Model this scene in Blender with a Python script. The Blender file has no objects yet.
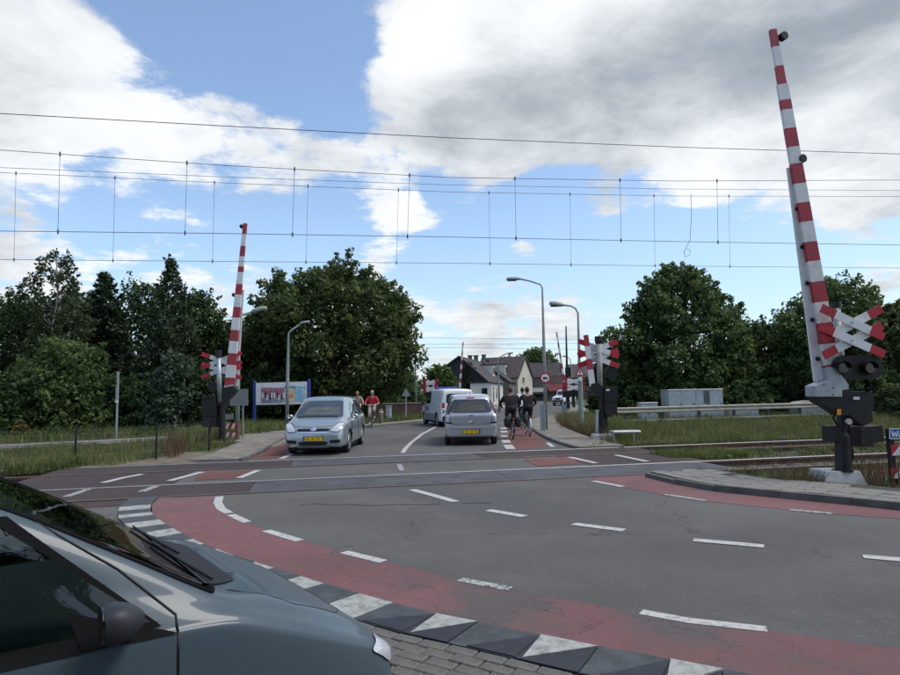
import bpy, bmesh, math, random
import numpy as np
from mathutils import Vector, Matrix
from mathutils.geometry import tessellate_polygon

rnd = random.Random(7)
scene = bpy.context.scene
col = scene.collection
R_ = math.radians

# ------------------------------------------------------------------ camera
F, HC = 625.0, 1.70                 # focal length in photo pixels (900 wide), eye height in metres
PITCH, ROLL = R_(4.94), R_(1.0)
f0 = np.array([0, math.cos(PITCH), math.sin(PITCH)])
u0 = np.array([0, -math.sin(PITCH), math.cos(PITCH)])
r0 = np.array([1.0, 0, 0])
RT = r0 * math.cos(ROLL) - u0 * math.sin(ROLL)
UP = r0 * math.sin(ROLL) + u0 * math.cos(ROLL)
CAM = np.array([0, 0, HC])
cd = bpy.data.cameras.new('camera')
cam = bpy.data.objects.new('camera', cd)
col.objects.link(cam)
cd.sensor_width = 36.0
cd.lens = F / 900.0 * 36.0
cd.clip_start, cd.clip_end = 0.05, 3000
cam.matrix_world = Matrix(((RT[0], UP[0], -f0[0], 0), (RT[1], UP[1], -f0[1], 0), (RT[2], UP[2], -f0[2], HC), (0, 0, 0, 1)))
scene.camera = cam

# ------------------------------------------------------------------ light
SUN_EL, SUN_AZ = R_(58), R_(98)      # azimuth clockwise from +Y: sun high, to the right and a little ahead, veiled by cloud
sd = bpy.data.lights.new('sun', 'SUN')
sd.energy = 1.5
sd.angle = R_(26)
sd.color = (1.0, 0.95, 0.87)
sun = bpy.data.objects.new('sun', sd)
col.objects.link(sun)
sdir = Vector((math.sin(SUN_AZ) * math.cos(SUN_EL), math.cos(SUN_AZ) * math.cos(SUN_EL), math.sin(SUN_EL)))
sun.rotation_euler = sdir.to_track_quat('Z', 'Y').to_euler()
sun.location = (0, 0, 60)

def ray(x, y):
    return f0 * F + RT * (x - 450) - UP * (y - 337.5)
def G(x, y, z=0.0):                  # photo pixel -> the point of the level plane z it looks at
    d = ray(x, y)
    return CAM + d * ((z - HC) / d[2])
def AT(x, y, Y):                     # photo pixel -> the point at depth Y (metres along world +Y)
    d = ray(x, y)
    return CAM + d * (Y / d[1])
def hat(X, Y):
    return np.array([X, Y, 0.0])

# world: physical sky with broken cumulus laid over it by direction
W = bpy.data.worlds.new('World')
scene.world = W
W.use_nodes = True
SKY_K = 0.15
def build_sky():
    nt = W.node_tree
    N, L = nt.nodes, nt.links
    N.clear()
    def n(t, **k):
        o = N.new(t)
        for a, b in k.items():
            setattr(o, a, b)
        return o
    def val(x):
        return x
    def m(op, a, b=None, c=None, clamp=False):
        o = n('ShaderNodeMath', operation=op, use_clamp=clamp)
        for i, x in enumerate((a, b, c)):
            if x is None: continue
            if isinstance(x, (int, float)): o.inputs[i].default_value = x
            else: L.new(x, o.inputs[i])
        return o.outputs[0]
    tc = n('ShaderNodeTexCoord')
    nrm = n('ShaderNodeVectorMath', operation='NORMALIZE')
    L.new(tc.outputs['Generated'], nrm.inputs[0])
    D = nrm.outputs[0]
    sx = n('ShaderNodeSeparateXYZ')
    L.new(D, sx.inputs[0])
    z = m('MAXIMUM', sx.outputs[2], 0.0)
    k = m('DIVIDE', 1.0, m('ADD', z, 0.16))
    P = n('ShaderNodeVectorMath', operation='SCALE')
    L.new(D, P.inputs[0]); L.new(k, P.inputs['Scale'])
    PV = P.outputs[0]
    def noise(scale, detail, rough, off, dist=0.0, vec=None):
        mp = n('ShaderNodeMapping')
        mp.inputs['Location'].default_value = off
        L.new(vec if vec is not None else PV, mp.inputs[0])
        o = n('ShaderNodeTexNoise')
        o.inputs['Scale'].default_value = scale
        o.inputs['Detail'].default_value = detail
        o.inputs['Roughness'].default_value = rough
        o.inputs['Distortion'].default_value = dist
        L.new(mp.outputs[0], o.inputs['Vector'])
        return o.outputs['Fac']
    def blob(px, py, rad, amp):      # a bank of cloud (or a gap) round one direction of the sky
        d = ray(px, py); d = d / np.linalg.norm(d)
        o = n('ShaderNodeVectorMath', operation='DISTANCE')
        L.new(D, o.inputs[0]); o.inputs[1].default_value = tuple(d)
        q = m('DIVIDE', o.outputs['Value'], rad)
        e = m('EXPONENT', m('MULTIPLY', m('MULTIPLY', q, q), -1.0))
        return m('MULTIPLY', e, amp)
    def total(lst, start):
        s = start
        for b in lst: s = m('ADD', s, blob(*b))
        return s
    big = noise(1.05, 3, 0.5, (3.1, 1.7, 0.4))
    fine = noise(2.6, 11, 0.64, (0.3, 5.2, 1.9), 0.25)
    wisp = noise(7.0, 9, 0.66, (2.2, 0.1, 7.7), 0.3)
    den = m('ADD', m('MULTIPLY', big, 0.4), m('MULTIPLY', fine, 1.05))
    den = m('ADD', den, m('MULTIPLY', wisp, 0.44))
    puff = noise(4.6, 9, 0.6, (8.3, 3.4, 2.6), 0.2)
    den = m('ADD', den, m('MULTIPLY', m('SUBTRACT', puff, 0.47), 0.75))
    cover = total([(30, 60, .12, .26), (110, 112, .11, .27), (220, 140, .10, .29), (310, 146, .09, .29), (170, 150, .1, .12), (40, 150, .12, .10),
                   (430, 60, .10, .40), (530, 60, .14, .40), (650, 80, .16, .40), (780, 60, .16, .34), (880, 60, .15, .32), (480, 135, .09, .22), (600, 145, .09, .18), (720, 155, .10, .16), (850, 140, .10, .12),
                   (230, 28, .13, -.62), (310, 52, .09, -.46), (170, 5, .07, -.30),
                   (90, 214, .09, -.30), (220, 214, .10, -.36), (330, 224, .08, -.36), (455, 256, .07, -.40), (560, 226, .10, -.48), (660, 226, .09, -.36), (760, 252, .10, -.30), (870, 272, .08, -.22), (620, 290, .07, -.2),
                   (430, 188, .045, -.30), (395, 222, .05, .27), (440, 219, .045, .27), (523, 251, .028, .30), (605, 212, .035, .24), (420, 268, .05, -.35), (470, 225, .03, .1), (850, 215, .05, .30), (700, 182, .04, .2),
                   (30, 262, .07, .28), (150, 264, .08, .24), (240, 276, .07, .2), (390, 292, .09, .30), (490, 308, .07, .32), (570, 305, .06, .24), (700, 268, .05, .18), (880, 285, .05, .25), (200, 235, .05, .14)], m('ADD', den, 0.05))
    ramp = n('ShaderNodeMapRange', interpolation_type='SMOOTHSTEP')
    L.new(cover, ramp.inputs[0])
    ramp.inputs[1].default_value = 1.0; ramp.inputs[2].default_value = 1.22
    alpha = ramp.outputs[0]
    # cloud tone: white crowns, grey where the bank is thick
    thick = total([(520, 100, .09, .34), (620, 110, .10, .32), (700, 60, .10, .20), (860, 15, .13, .34), (440, 122, .055, .28), (780, 40, .09, .22), (300, 168, .08, .15), (60, 40, .08, .12), (520, 160, .1, .1),
                   (400, 52, .06, -.50), (450, 36, .06, -.36), (540, 28, .07, -.22), (700, 160, .08, -.32), (830, 112, .09, -.34), (120, 110, .12, -.26), (250, 125, .08, -.20), (430, 225, .06, -.3), (390, 290, .12, -.3), (100, 262, .12, -.3)],
                  m('ADD', m('MULTIPLY', noise(1.9, 8, 0.6, (5.3, 2.1, 3.3), .3), 1.15), m('MULTIPLY', noise(4.2, 9, 0.64, (1.3, 7.1, 4.3), .3), 0.95)))
    tr = n('ShaderNodeMapRange', interpolation_type='SMOOTHSTEP')
    L.new(thick, tr.inputs[0])
    tr.inputs[1].default_value = 0.60; tr.inputs[2].default_value = 1.74
    cl = n('ShaderNodeMix', data_type='RGBA')
    L.new(tr.outputs[0], cl.inputs['Factor'])
    cl.inputs['A'].default_value = (0.72 / SKY_K, 0.735 / SKY_K, 0.75 / SKY_K, 1)
    cl.inputs['B'].default_value = (0.24 / SKY_K, 0.275 / SKY_K, 0.31 / SKY_K, 1)
    sky = n('ShaderNodeTexSky', sky_type='NISHITA')
    sky.sun_disc = False
    sky.sun_elevation = SUN_EL
    sky.sun_rotation = SUN_AZ
    sky.air_density = 1.0
    sky.dust_density = 1.0
    sky.ozone_density = 1.4
    hz = n('ShaderNodeMapRange')     # thin white air low over the horizon
    L.new(sx.outputs[2], hz.inputs[0])
    hz.inputs[1].default_value = 0.30; hz.inputs[2].default_value = 0.0; hz.inputs[3].default_value = 0.06; hz.inputs[4].default_value = 0.5
    air = n('ShaderNodeMix', data_type='RGBA')
    L.new(hz.outputs[0], air.inputs['Factor'])
    L.new(sky.outputs[0], air.inputs['A'])
    air.inputs['B'].default_value = (0.34 / SKY_K, 0.52 / SKY_K, 0.70 / SKY_K, 1)
    mx = n('ShaderNodeMix', data_type='RGBA')
    L.new(m('MULTIPLY', alpha, 0.96), mx.inputs['Factor'])
    L.new(air.outputs['Result'], mx.inputs['A'])
    L.new(cl.outputs['Result'], mx.inputs['B'])
    bg = n('ShaderNodeBackground')
    bg.inputs['Strength'].default_value = SKY_K
    L.new(mx.outputs['Result'], bg.inputs[0])
    out = n('ShaderNodeOutputWorld')
    L.new(bg.outputs[0], out.inputs[0])
build_sky()
scene.view_settings.view_transform = 'Standard'
scene.view_settings.look = 'None'
scene.view_settings.exposure = 0.5
scene.view_settings.gamma = 1.0

# ------------------------------------------------------------------ helpers
def tag(o, label=None, cat=None, group=None, kind=None):
    if label: o['label'] = label
    if cat: o['category'] = cat
    if group: o['group'] = group
    if kind: o['kind'] = kind
    return o
def thing(name, label, cat, loc=(0, 0, 0), rz=0.0, group=None):
    o = bpy.data.objects.new(name, None)
    o.empty_display_size = 0.2
    col.objects.link(o)
    o.location = [float(c) for c in loc]
    o.rotation_euler = (0, 0, rz)
    return tag(o, label, cat, group)
def copy_tree(o, parent=None):
    c = o.copy(); col.objects.link(c); c.parent = parent
    for ch in o.children:
        copy_tree(ch, c)
    return c

class MB:
    """collects shapes and links them as one mesh object"""
    def __init__(s):
        s.v, s.f, s.mi, s.cur = [], [], [], 0
    def m(s, i):
        s.cur = i; return s
    def add(s, vs, fs):
        b = len(s.v)
        s.v += [tuple(float(c) for c in p) for p in vs]
        for f in fs:
            s.f.append(tuple(b + i for i in f)); s.mi.append(s.cur)
        return s
    def box(s, c, d, rz=0.0, bev=0.0, M=None):
        hx, hy, hz = d[0] / 2, d[1] / 2, d[2] / 2
        if bev <= 0:
            vs = [(x, y, z) for z in (-hz, hz) for x, y in ((-hx, -hy), (hx, -hy), (hx, hy), (-hx, hy))]
            fs = [(3, 2, 1, 0), (4, 5, 6, 7), (0, 1, 5, 4), (1, 2, 6, 5), (2, 3, 7, 6), (3, 0, 4, 7)]
        else:
            b = min(bev, hx * .9, hy * .9, hz * .9)
            ring = []
            for zz, ins in ((-hz, b), (-hz + b, 0), (hz - b, 0), (hz, b)):
                x, y = hx - ins, hy - ins
                e = b if ins == 0 else 0
                if ins == 0:
                    pts = [(-x + b, -y), (x - b, -y), (x, -y + b), (x, y - b), (x - b, y), (-x + b, y), (-x, y - b), (-x, -y + b)]
                else:
                    pts = [(-x, -y), (x, -y), (x, -y), (x, y), (x, y), (-x, y), (-x, y), (-x, -y)]
                    pts = [(-x + b * .01, -y), (x - b * .01, -y), (x, -y + b * .01), (x, y - b * .01), (x - b * .01, y), (-x + b * .01, y), (-x, y - b * .01), (-x, -y + b * .01)]
                ring.append([(p[0], p[1], zz) for p in pts])
            vs = sum(ring, [])
            fs = [tuple(range(7, -1, -1)), tuple(range(24, 32))]
            for r in range(3):
                for i in range(8):
                    j = (i + 1) % 8
                    fs.append((r * 8 + i, r * 8 + j, r * 8 + 8 + j, r * 8 + 8 + i))
        if M is not None:
            vs = [tuple(M @ Vector(p)) for p in vs]
        else:
            ca, sa = math.cos(rz), math.sin(rz)
            vs = [(c[0] + x * ca - y * sa, c[1] + x * sa + y * ca, c[2] + z) for x, y, z in vs]
        return s.add(vs, fs)
    def tube(s, pts, r, n=8, cap=True):
        P = [np.array(p, float) for p in pts]
        rr = r if isinstance(r, (list, tuple)) else [r] * len(P)
        vs, prev = [], None
        for i, p in enumerate(P):
            t = P[min(i + 1, len(P) - 1)] - P[max(i - 1, 0)]
            t = t / (np.linalg.norm(t) + 1e-12)
            if prev is None:
                a = np.array([0, 0, 1.0]) if abs(t[2]) < .9 else np.array([1.0, 0, 0])
            else:
                a = prev
            u = a - t * (a @ t); u = u / (np.linalg.norm(u) + 1e-12)
            w = np.cross(t, u); prev = u
            for k in range(n):
                an = 2 * math.pi * k / n
                vs.append(p + rr[i] * (u * math.cos(an) + w * math.sin(an)))
        fs = []
        for i in range(len(P) - 1):
            for k in range(n):
                j = (k + 1) % n
                fs.append((i * n + k, i * n + j, i * n + n + j, i * n + n + k))
        if cap:
            fs.append(tuple(range(n - 1, -1, -1)))
            fs.append(tuple(range((len(P) - 1) * n, len(P) * n)))
        return s.add(vs, fs)
    def disc(s, c, axis, r, t, n=20, r2=None):   # a short cylinder centred at c
        c = np.array(c, float); a = np.array(axis, float); a = a / np.linalg.norm(a)
        return s.tube([c - a * t / 2, c + a * t / 2], [r, r if r2 is None else r2], n)
    def bar(s, p0, p1, w0, w1, d, side, face=None):  # tapered flat bar p0->p1, width along 'side'
        p0, p1 = np.array(p0, float), np.array(p1, float)
        t = (p1 - p0); t = t / np.linalg.norm(t)
        sd_ = np.array(side, float); sd_ = sd_ - t * (sd_ @ t); sd_ /= np.linalg.norm(sd_)
        nn = np.cross(t, sd_)
        vs = []
        for p, w in ((p0, w0), (p1, w1)):
            for a, b in ((-1, -1), (1, -1), (1, 1), (-1, 1)):
                vs.append(p + sd_ * a * w / 2 + nn * b * d / 2)
        return s.add(vs, [(3, 2, 1, 0), (4, 5, 6, 7), (0, 1, 5, 4), (1, 2, 6, 5), (2, 3, 7, 6), (3, 0, 4, 7)])
    def prism(s, poly, z0, z1):      # polygon (any winding, may be concave) extruded from z0 to z1
        P = [(float(p[0]), float(p[1])) for p in poly]
        A = sum(P[i][0] * P[(i + 1) % len(P)][1] - P[(i + 1) % len(P)][0] * P[i][1] for i in range(len(P)))
        if A < 0: P = P[::-1]
        n = len(P)
        tri = tessellate_polygon([[Vector((x, y, 0)) for x, y in P]])
        vs = [(x, y, z0) for x, y in P] + [(x, y, z1) for x, y in P]
        fs = []
        for a, b, c in tri:
            cr = (P[b][0] - P[a][0]) * (P[c][1] - P[a][1]) - (P[b][1] - P[a][1]) * (P[c][0] - P[a][0])
            if cr < 0: a, c = c, a
            fs.append((a + n, b + n, c + n)); fs.append((c, b, a))
        for i in range(n):
            j = (i + 1) % n
            fs.append((i, j, j + n, i + n))
        return s.add(vs, fs)
    def slab(s, pts, nrm, t):        # planar polygon in space, thickened by t along nrm
        nrm = np.array(nrm, float); nrm = nrm / np.linalg.norm(nrm)
        P = [np.array(p, float) for p in pts]; n = len(P)
        ar = sum((np.cross(P[i] - P[0], P[(i + 1) % n] - P[0]) for i in range(n)), np.zeros(3))
        if ar @ nrm < 0: P = P[::-1]
        vs = [p - nrm * t / 2 for p in P] + [p + nrm * t / 2 for p in P]
        fs = [tuple(range(n - 1, -1, -1)), tuple(range(n, 2 * n))]
        for i in range(n):
            j = (i + 1) % n
            fs.append((i, j, j + n, i + n))
        return s.add(vs, fs)
    def build(s, name, mats, parent=None, org=None, smooth=False, auto=None):
        me = bpy.data.meshes.new(name)
        o3 = np.array(org, float) if org is not None else np.zeros(3)
        me.from_pydata([tuple(np.array(p) - o3) for p in s.v], [], s.f)
        for mt in (mats if isinstance(mats, (list, tuple)) else [mats]):
            me.materials.append(mt)
        me.polygons.foreach_set('material_index', s.mi)
        if smooth or auto is not None:
            me.polygons.foreach_set('use_smooth', [True] * len(s.f))
        if auto is not None:
            me.set_sharp_from_angle(angle=R_(auto))
        me.update()
        o = bpy.data.objects.new(name, me)
        col.objects.link(o)
        if parent is not None:
            o.parent = parent
        elif org is not None:
            o.location = [float(c) for c in o3]
        return o

def np_mesh(name, V, Fq, mat, parent=None, org=None, smooth=False):
    """mesh from numpy vertices and quads/tris"""
    me = bpy.data.meshes.new(name)
    V = np.asarray(V, dtype=np.float32); Fq = np.asarray(Fq, dtype=np.int32)
    if org is not None and parent is None or (org is not None and parent is not None):
        V = V - np.asarray(org, dtype=np.float32)
    k = Fq.shape[1]; n = Fq.shape[0]
    me.vertices.add(len(V)); me.vertices.foreach_set('co', V.ravel())
    me.loops.add(n * k); me.loops.foreach_set('vertex_index', Fq.ravel())
    me.polygons.add(n)
    me.polygons.foreach_set('loop_start', np.arange(0, n * k, k, dtype=np.int32))
    me.polygons.foreach_set('loop_total', np.full(n, k, dtype=np.int32))
    me.materials.append(mat)
    if smooth: me.polygons.foreach_set('use_smooth', np.ones(n, dtype=bool))
    me.update(calc_edges=True)
    o = bpy.data.objects.new(name, me); col.objects.link(o)
    if parent is not None: o.parent = parent
    elif org is not None: o.location = [float(c) for c in org]
    return o

# ------------------------------------------------------------------ materials
MATS = {}
def mat(name, rgb, rough=0.6, metal=0.0, var=0.0, scale=3.0, rgb2=None, bump=0.0, bscale=40.0, coat=0.0, spec=0.5, island=0.0, detail=4.0, lo=0.35, hi=0.65, emit=None):
    if name in MATS: return MATS[name]
    m = bpy.data.materials.new(name); m.use_nodes = True
    nt = m.node_tree; N, L = nt.nodes, nt.links
    b = N['Principled BSDF']
    b.inputs['Base Color'].default_value = (*rgb, 1)
    b.inputs['Roughness'].default_value = rough
    b.inputs['Metallic'].default_value = metal
    b.inputs['Specular IOR Level'].default_value = spec
    if coat:
        b.inputs['Coat Weight'].default_value = coat
        b.inputs['Coat Roughness'].default_value = 0.04
    if emit:
        b.inputs['Emission Color'].default_value = (*emit[0], 1); b.inputs['Emission Strength'].default_value = emit[1]
    tc = N.new('ShaderNodeTexCoord')
    c = None
    if rgb2 is not None or var:
        nz = N.new('ShaderNodeTexNoise'); nz.inputs['Scale'].default_value = scale; nz.inputs['Detail'].default_value = detail
        nz.inputs['Roughness'].default_value = 0.6
        L.new(tc.outputs['Object'], nz.inputs['Vector'])
        mr = N.new('ShaderNodeMapRange'); mr.inputs[1].default_value = lo; mr.inputs[2].default_value = hi
        L.new(nz.outputs['Fac'], mr.inputs[0])
        mx = N.new('ShaderNodeMix'); mx.data_type = 'RGBA'
        L.new(mr.outputs[0], mx.inputs['Factor'])
        if rgb2 is None:
            mx.inputs['A'].default_value = (*[x * (1 - var) for x in rgb], 1)
            mx.inputs['B'].default_value = (*[min(1, x * (1 + var)) for x in rgb], 1)
        else:
            mx.inputs['A'].default_value = (*rgb, 1); mx.inputs['B'].default_value = (*rgb2, 1)
        c = mx.outputs['Result']
    if island:
        ge = N.new('ShaderNodeNewGeometry')
        mr2 = N.new('ShaderNodeMapRange'); mr2.inputs[3].default_value = 1 - island; mr2.inputs[4].default_value = 1 + island
        L.new(ge.outputs['Random Per Island'], mr2.inputs[0])
        sc = N.new('ShaderNodeVectorMath'); sc.operation = 'SCALE'
        if c is None: sc.inputs[0].default_value = rgb
        else: L.new(c, sc.inputs[0])
        L.new(mr2.outputs[0], sc.inputs['Scale'])
        c = sc.outputs[0]
    if c is not None: L.new(c, b.inputs['Base Color'])
    if bump:
        nb = N.new('ShaderNodeTexNoise'); nb.inputs['Scale'].default_value = bscale; nb.inputs['Detail'].default_value = 5
        L.new(tc.outputs['Object'], nb.inputs['Vector'])
        bp = N.new('ShaderNodeBump'); bp.inputs['Strength'].default_value = bump; bp.inputs['Distance'].default_value = 0.02
        L.new(nb.outputs['Fac'], bp.inputs['Height']); L.new(bp.outputs[0], b.inputs['Normal'])
    MATS[name] = m
    return m
def leaf_mat(name, rgb, rgb2, scale=0.5, trans=0.3):
    m = mat(name, rgb, rough=0.55, rgb2=rgb2, scale=scale, island=0.35, spec=0.25, lo=0.38, hi=0.62)
    nt = m.node_tree; N, L = nt.nodes, nt.links
    b = N['Principled BSDF']; out = [n for n in N if n.type == 'OUTPUT_MATERIAL'][0]
    src = b.inputs['Base Color'].links[0].from_socket
    t = N.new('ShaderNodeBsdfTranslucent'); L.new(src, t.inputs[0])
    mx = N.new('ShaderNodeMixShader'); mx.inputs[0].default_value = trans
    L.new(b.outputs[0], mx.inputs[1]); L.new(t.outputs[0], mx.inputs[2]); L.new(mx.outputs[0], out.inputs[0])
    return m
def speck_mat(name, rgb, light, amount, wear=None, wscale=1.2, wlo=0.5, whi=0.62, rough=0.85, patch=None, cracks=0.0, cscale=1.5, spots=()):
    """asphalt-like: fine bright chips on a dark binder, slow tonal drift, optional worn colour"""
    m = bpy.data.materials.new(name); m.use_nodes = True
    nt = m.node_tree; N, L = nt.nodes, nt.links; b = N['Principled BSDF']
    b.inputs['Roughness'].default_value = rough; b.inputs['Specular IOR Level'].default_value = 0.35
    tc = N.new('ShaderNodeTexCoord'); V = tc.outputs['Object']
    def noise(s, d=4, r=.6):
        o = N.new('ShaderNodeTexNoise'); o.inputs['Scale'].default_value = s; o.inputs['Detail'].default_value = d; o.inputs['Roughness'].default_value = r
        L.new(V, o.inputs['Vector']); return o.outputs['Fac']
    def rng(x, a, c, lo=0., hi=1.):
        o = N.new('ShaderNodeMapRange'); L.new(x, o.inputs[0])
        for i, q in enumerate((a, c, lo, hi)): o.inputs[i + 1].default_value = q
        return o.outputs[0]
    def mix(f, a, c):
        o = N.new('ShaderNodeMix'); o.data_type = 'RGBA'
        L.new(f, o.inputs['Factor'])
        for k, q in (('A', a), ('B', c)):
            if isinstance(q, tuple): o.inputs[k].default_value = (*q, 1)
            else: L.new(q, o.inputs[k])
        return o.outputs['Result']
    c = mix(rng(noise(0.35, 5), .35, .65), tuple(x * .82 for x in rgb), tuple(x * 1.2 for x in rgb))
    if wear is not None:
        c = mix(rng(noise(wscale, 7, .7), wlo, whi), c, wear)
    for (sx_, sy_, sr_, amt) in spots:   # places worn bare by turning wheels
        vd = N.new('ShaderNodeVectorMath'); vd.operation = 'DISTANCE'; L.new(V, vd.inputs[0]); vd.inputs[1].default_value = (sx_, sy_, 0)
        ad = N.new('ShaderNodeMath'); ad.operation = 'ADD'; L.new(rng(vd.outputs['Value'], sr_, 0, 0, amt), ad.inputs[0]); L.new(noise(1.6, 8, .7), ad.inputs[1])
        c = mix(rng(ad.outputs[0], .62, .86), c, wear)
    if patch is not None:
        c = mix(rng(noise(0.16, 2), .52, .56, 0, .8), c, patch)
    vo = N.new('ShaderNodeTexVoronoi'); vo.inputs['Scale'].default_value = 70; L.new(V, vo.inputs['Vector'])
    sep = N.new('ShaderNodeSeparateColor'); L.new(vo.outputs['Color'], sep.inputs[0])
    c = mix(rng(sep.outputs[0], 1 - amount, 1 - amount + .12, 0, .75), c, light)
    c = mix(rng(noise(90, 3), .3, .7, .0, .35), c, tuple(x * .35 for x in rgb))
    if cracks:
        vc = N.new('ShaderNodeTexVoronoi'); vc.feature = 'DISTANCE_TO_EDGE'; vc.inputs['Scale'].default_value = cscale
        nz = N.new('ShaderNodeTexNoise'); nz.inputs['Scale'].default_value = 2.0; nz.inputs['Detail'].default_value = 6
        L.new(V, nz.inputs['Vector'])
        ad = N.new('ShaderNodeVectorMath'); ad.operation = 'ADD'; L.new(V, ad.inputs[0]); L.new(nz.outputs['Color'], ad.inputs[1])
        L.new(ad.outputs[0], vc.inputs['Vector'])
        c = mix(rng(vc.outputs['Distance'], .012 * (cscale ** .5), .0, 0, cracks), c, (.02, .018, .018))
    L.new(c, b.inputs['Base Color'])
    bp = N.new('ShaderNodeBump'); bp.inputs['Strength'].default_value = .5; bp.inputs['Distance'].default_value = .006
    L.new(noise(110, 3), bp.inputs['Height']); L.new(bp.outputs[0], b.inputs['Normal'])
    MATS[name] = m
    return m
def glass_mat(name, tint, rough=0.03, trans=0.0):
    m = bpy.data.materials.new(name); m.use_nodes = True
    nt = m.node_tree; N, L = nt.nodes, nt.links; b = N['Principled BSDF']
    b.inputs['Base Color'].default_value = (*tint, 1); b.inputs['Roughness'].default_value = rough
    b.inputs['Specular IOR Level'].default_value = 0.9; b.inputs['Coat Weight'].default_value = .6; b.inputs['Coat Roughness'].default_value = .02
    if trans:
        out = [n for n in N if n.type == 'OUTPUT_MATERIAL'][0]
        t = N.new('ShaderNodeBsdfTransparent'); t.inputs[0].default_value = (.42, .54, .52, 1)
        gl = N.new('ShaderNodeBsdfGlossy'); gl.inputs['Roughness'].default_value = 0.02
        fr = N.new('ShaderNodeFresnel'); fr.inputs[0].default_value = 1.6
        ma = N.new('ShaderNodeMath'); ma.operation = 'MULTIPLY_ADD'; ma.inputs[1].default_value = 1.0; ma.inputs[2].default_value = .0
        L.new(fr.outputs[0], ma.inputs[0])
        mx = N.new('ShaderNodeMixShader'); L.new(ma.outputs[0], mx.inputs[0]); L.new(t.outputs[0], mx.inputs[1]); L.new(gl.outputs[0], mx.inputs[2])
        L.new(mx.outputs[0], out.inputs[0])
    MATS[name] = m
    return m

asphalt = speck_mat('asphalt', (.118, .112, .102), (.34, .33, .31), .05, patch=(.092, .091, .088), cracks=.5, cscale=.22, wear=(.15, .146, .136), wscale=.5, wlo=.52, whi=.75)
asphalt_brown = speck_mat('rust_stained_deck', (.062, .045, .040), (.14, .11, .10), .05)
red_asphalt = speck_mat('red_cycle_asphalt', (.205, .096, .096), (.28, .19, .19), .04, wear=(.112, .100, .096), wscale=.6, wlo=.50, whi=.72, cracks=.4, spots=((.35, 5.25, 1.3, .42), (1.5, 4.7, 1.1, .36), (3.2, 4.0, 1.5, .25)))
red_far = speck_mat('red_brick_asphalt', (.175, .075, .062), (.22, .12, .10), .04)
deck_panel = mat('deck_panel', (.066, .066, .071), rough=.65, var=.3, scale=2.0, bump=.25, bscale=30)
white_paint = mat('white_road_paint', (.50, .49, .46), rough=.75, rgb2=(.20, .195, .185), scale=16, lo=.50, hi=.70, bump=.2, detail=8)
worn_paint = mat('worn_road_paint', (.42, .42, .41), rough=.8, rgb2=(.10, .10, .10), scale=22, lo=.44, hi=.6)
concrete = mat('concrete', (.34, .33, .30), rough=.85, var=.22, scale=6, bump=.3)
concrete_white = mat('white_concrete', (.55, .55, .53), rough=.85, rgb2=(.33, .33, .29), scale=5, lo=.5, hi=.75, bump=.3)
kerb_white = mat('kerb_white', (.40, .40, .37), rough=.85, rgb2=(.20, .20, .18), scale=14, lo=.42, hi=.68, bump=.4, detail=9)
kerb_dark = mat('kerb_dark', (.062, .068, .074), rough=.85, var=.25, scale=8, bump=.35)
kerb_black = mat('kerb_black', (.028, .030, .040), rough=.8, var=.2, scale=8, bump=.3)
kerb_grey = mat('kerb_grey', (.12, .118, .11), rough=.85, var=.3, scale=4, bump=.3)
tile_m = mat('paving_tile', (.20, .19, .165), rough=.9, var=.2, scale=2.5, bump=.3, island=.14)
brick_m = mat('paving_brick', (.135, .125, .112), rough=.9, var=.25, scale=9, bump=.5, island=.2)
sand_m = mat('joint_sand', (.055, .05, .042), rough=.95, var=.3, scale=12)
steel_rail = mat('rail_head_steel', (.30, .30, .31), rough=.55, metal=.6, var=.1, scale=5)
steel_dull = mat('rail_dull_steel', (.11, .095, .085), rough=.6, metal=.4, var=.2, scale=5)
rust = mat('rail_rust', (.10, .058, .038), rough=.85, var=.3, scale=9)
sleeper_m = mat('sleeper', (.16, .14, .12), rough=.9, var=.25, scale=4)
ballast_m = mat('ballast', (.13, .11, .09), rough=.95, rgb2=(.055, .05, .042), scale=14, bump=1.0, bscale=22)
soil = mat('soil_grass', (.060, .068, .026), rough=.95, rgb2=(.10, .085, .045), scale=1.2, bump=.6, bscale=12)
grass_ground = mat('grass_ground', (.038, .055, .018), rough=.95, rgb2=(.075, .080, .032), scale=.9, bump=.6, bscale=14)
galv = mat('galvanised_steel', (.40, .43, .45), rough=.48, metal=.55, var=.14, scale=5)
pole_grey = mat('pole_grey', (.30, .32, .31), rough=.55, metal=.3, var=.12, scale=5)
pole_green = mat('pole_green', (.24, .30, .25), rough=.6, var=.12, scale=5)
black_paint = mat('black_paint', (.007, .007, .008), rough=.55, var=.3, scale=8)
black_rubber = mat('black_rubber', (.009, .009, .010), rough=.8, spec=.08)
black_plastic = mat('black_plastic', (.012, .012, .014), rough=.55, spec=.3)
sign_white = mat('sign_white', (.74, .74, .73), rough=.45, rgb2=(.56, .55, .52), scale=4, lo=.5, hi=.8, detail=8)
sign_red = mat('sign_red', (.46, .020, .034), rough=.5, rgb2=(.30, .022, .030), scale=5, lo=.45, hi=.75, detail=8)
boom_red = mat('boom_red', (.38, .034, .05), rough=.55, rgb2=(.26, .04, .05), scale=5, lo=.45, hi=.75, detail=8)
boom_white = mat('boom_white', (.72, .71, .69), rough=.5, rgb2=(.50, .49, .46), scale=7, lo=.5, hi=.8)
sign_blue = mat('sign_blue', (.03, .12, .42), rough=.4)
sign_back = mat('sign_back_grey', (.30, .32, .33), rough=.5, metal=.4)
post_blue = mat('post_blue', (.03, .05, .26), rough=.5)
wood = mat('weathered_wood', (.14, .11, .08), rough=.9, var=.3, scale=6)
wire_m = mat('wire', (.12, .11, .13), rough=.6, metal=.4)
chrome = mat('chrome', (.75, .76, .78), rough=.12, metal=1.0)
tyre = mat('tyre', (.018, .018, .018), rough=.85)
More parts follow.
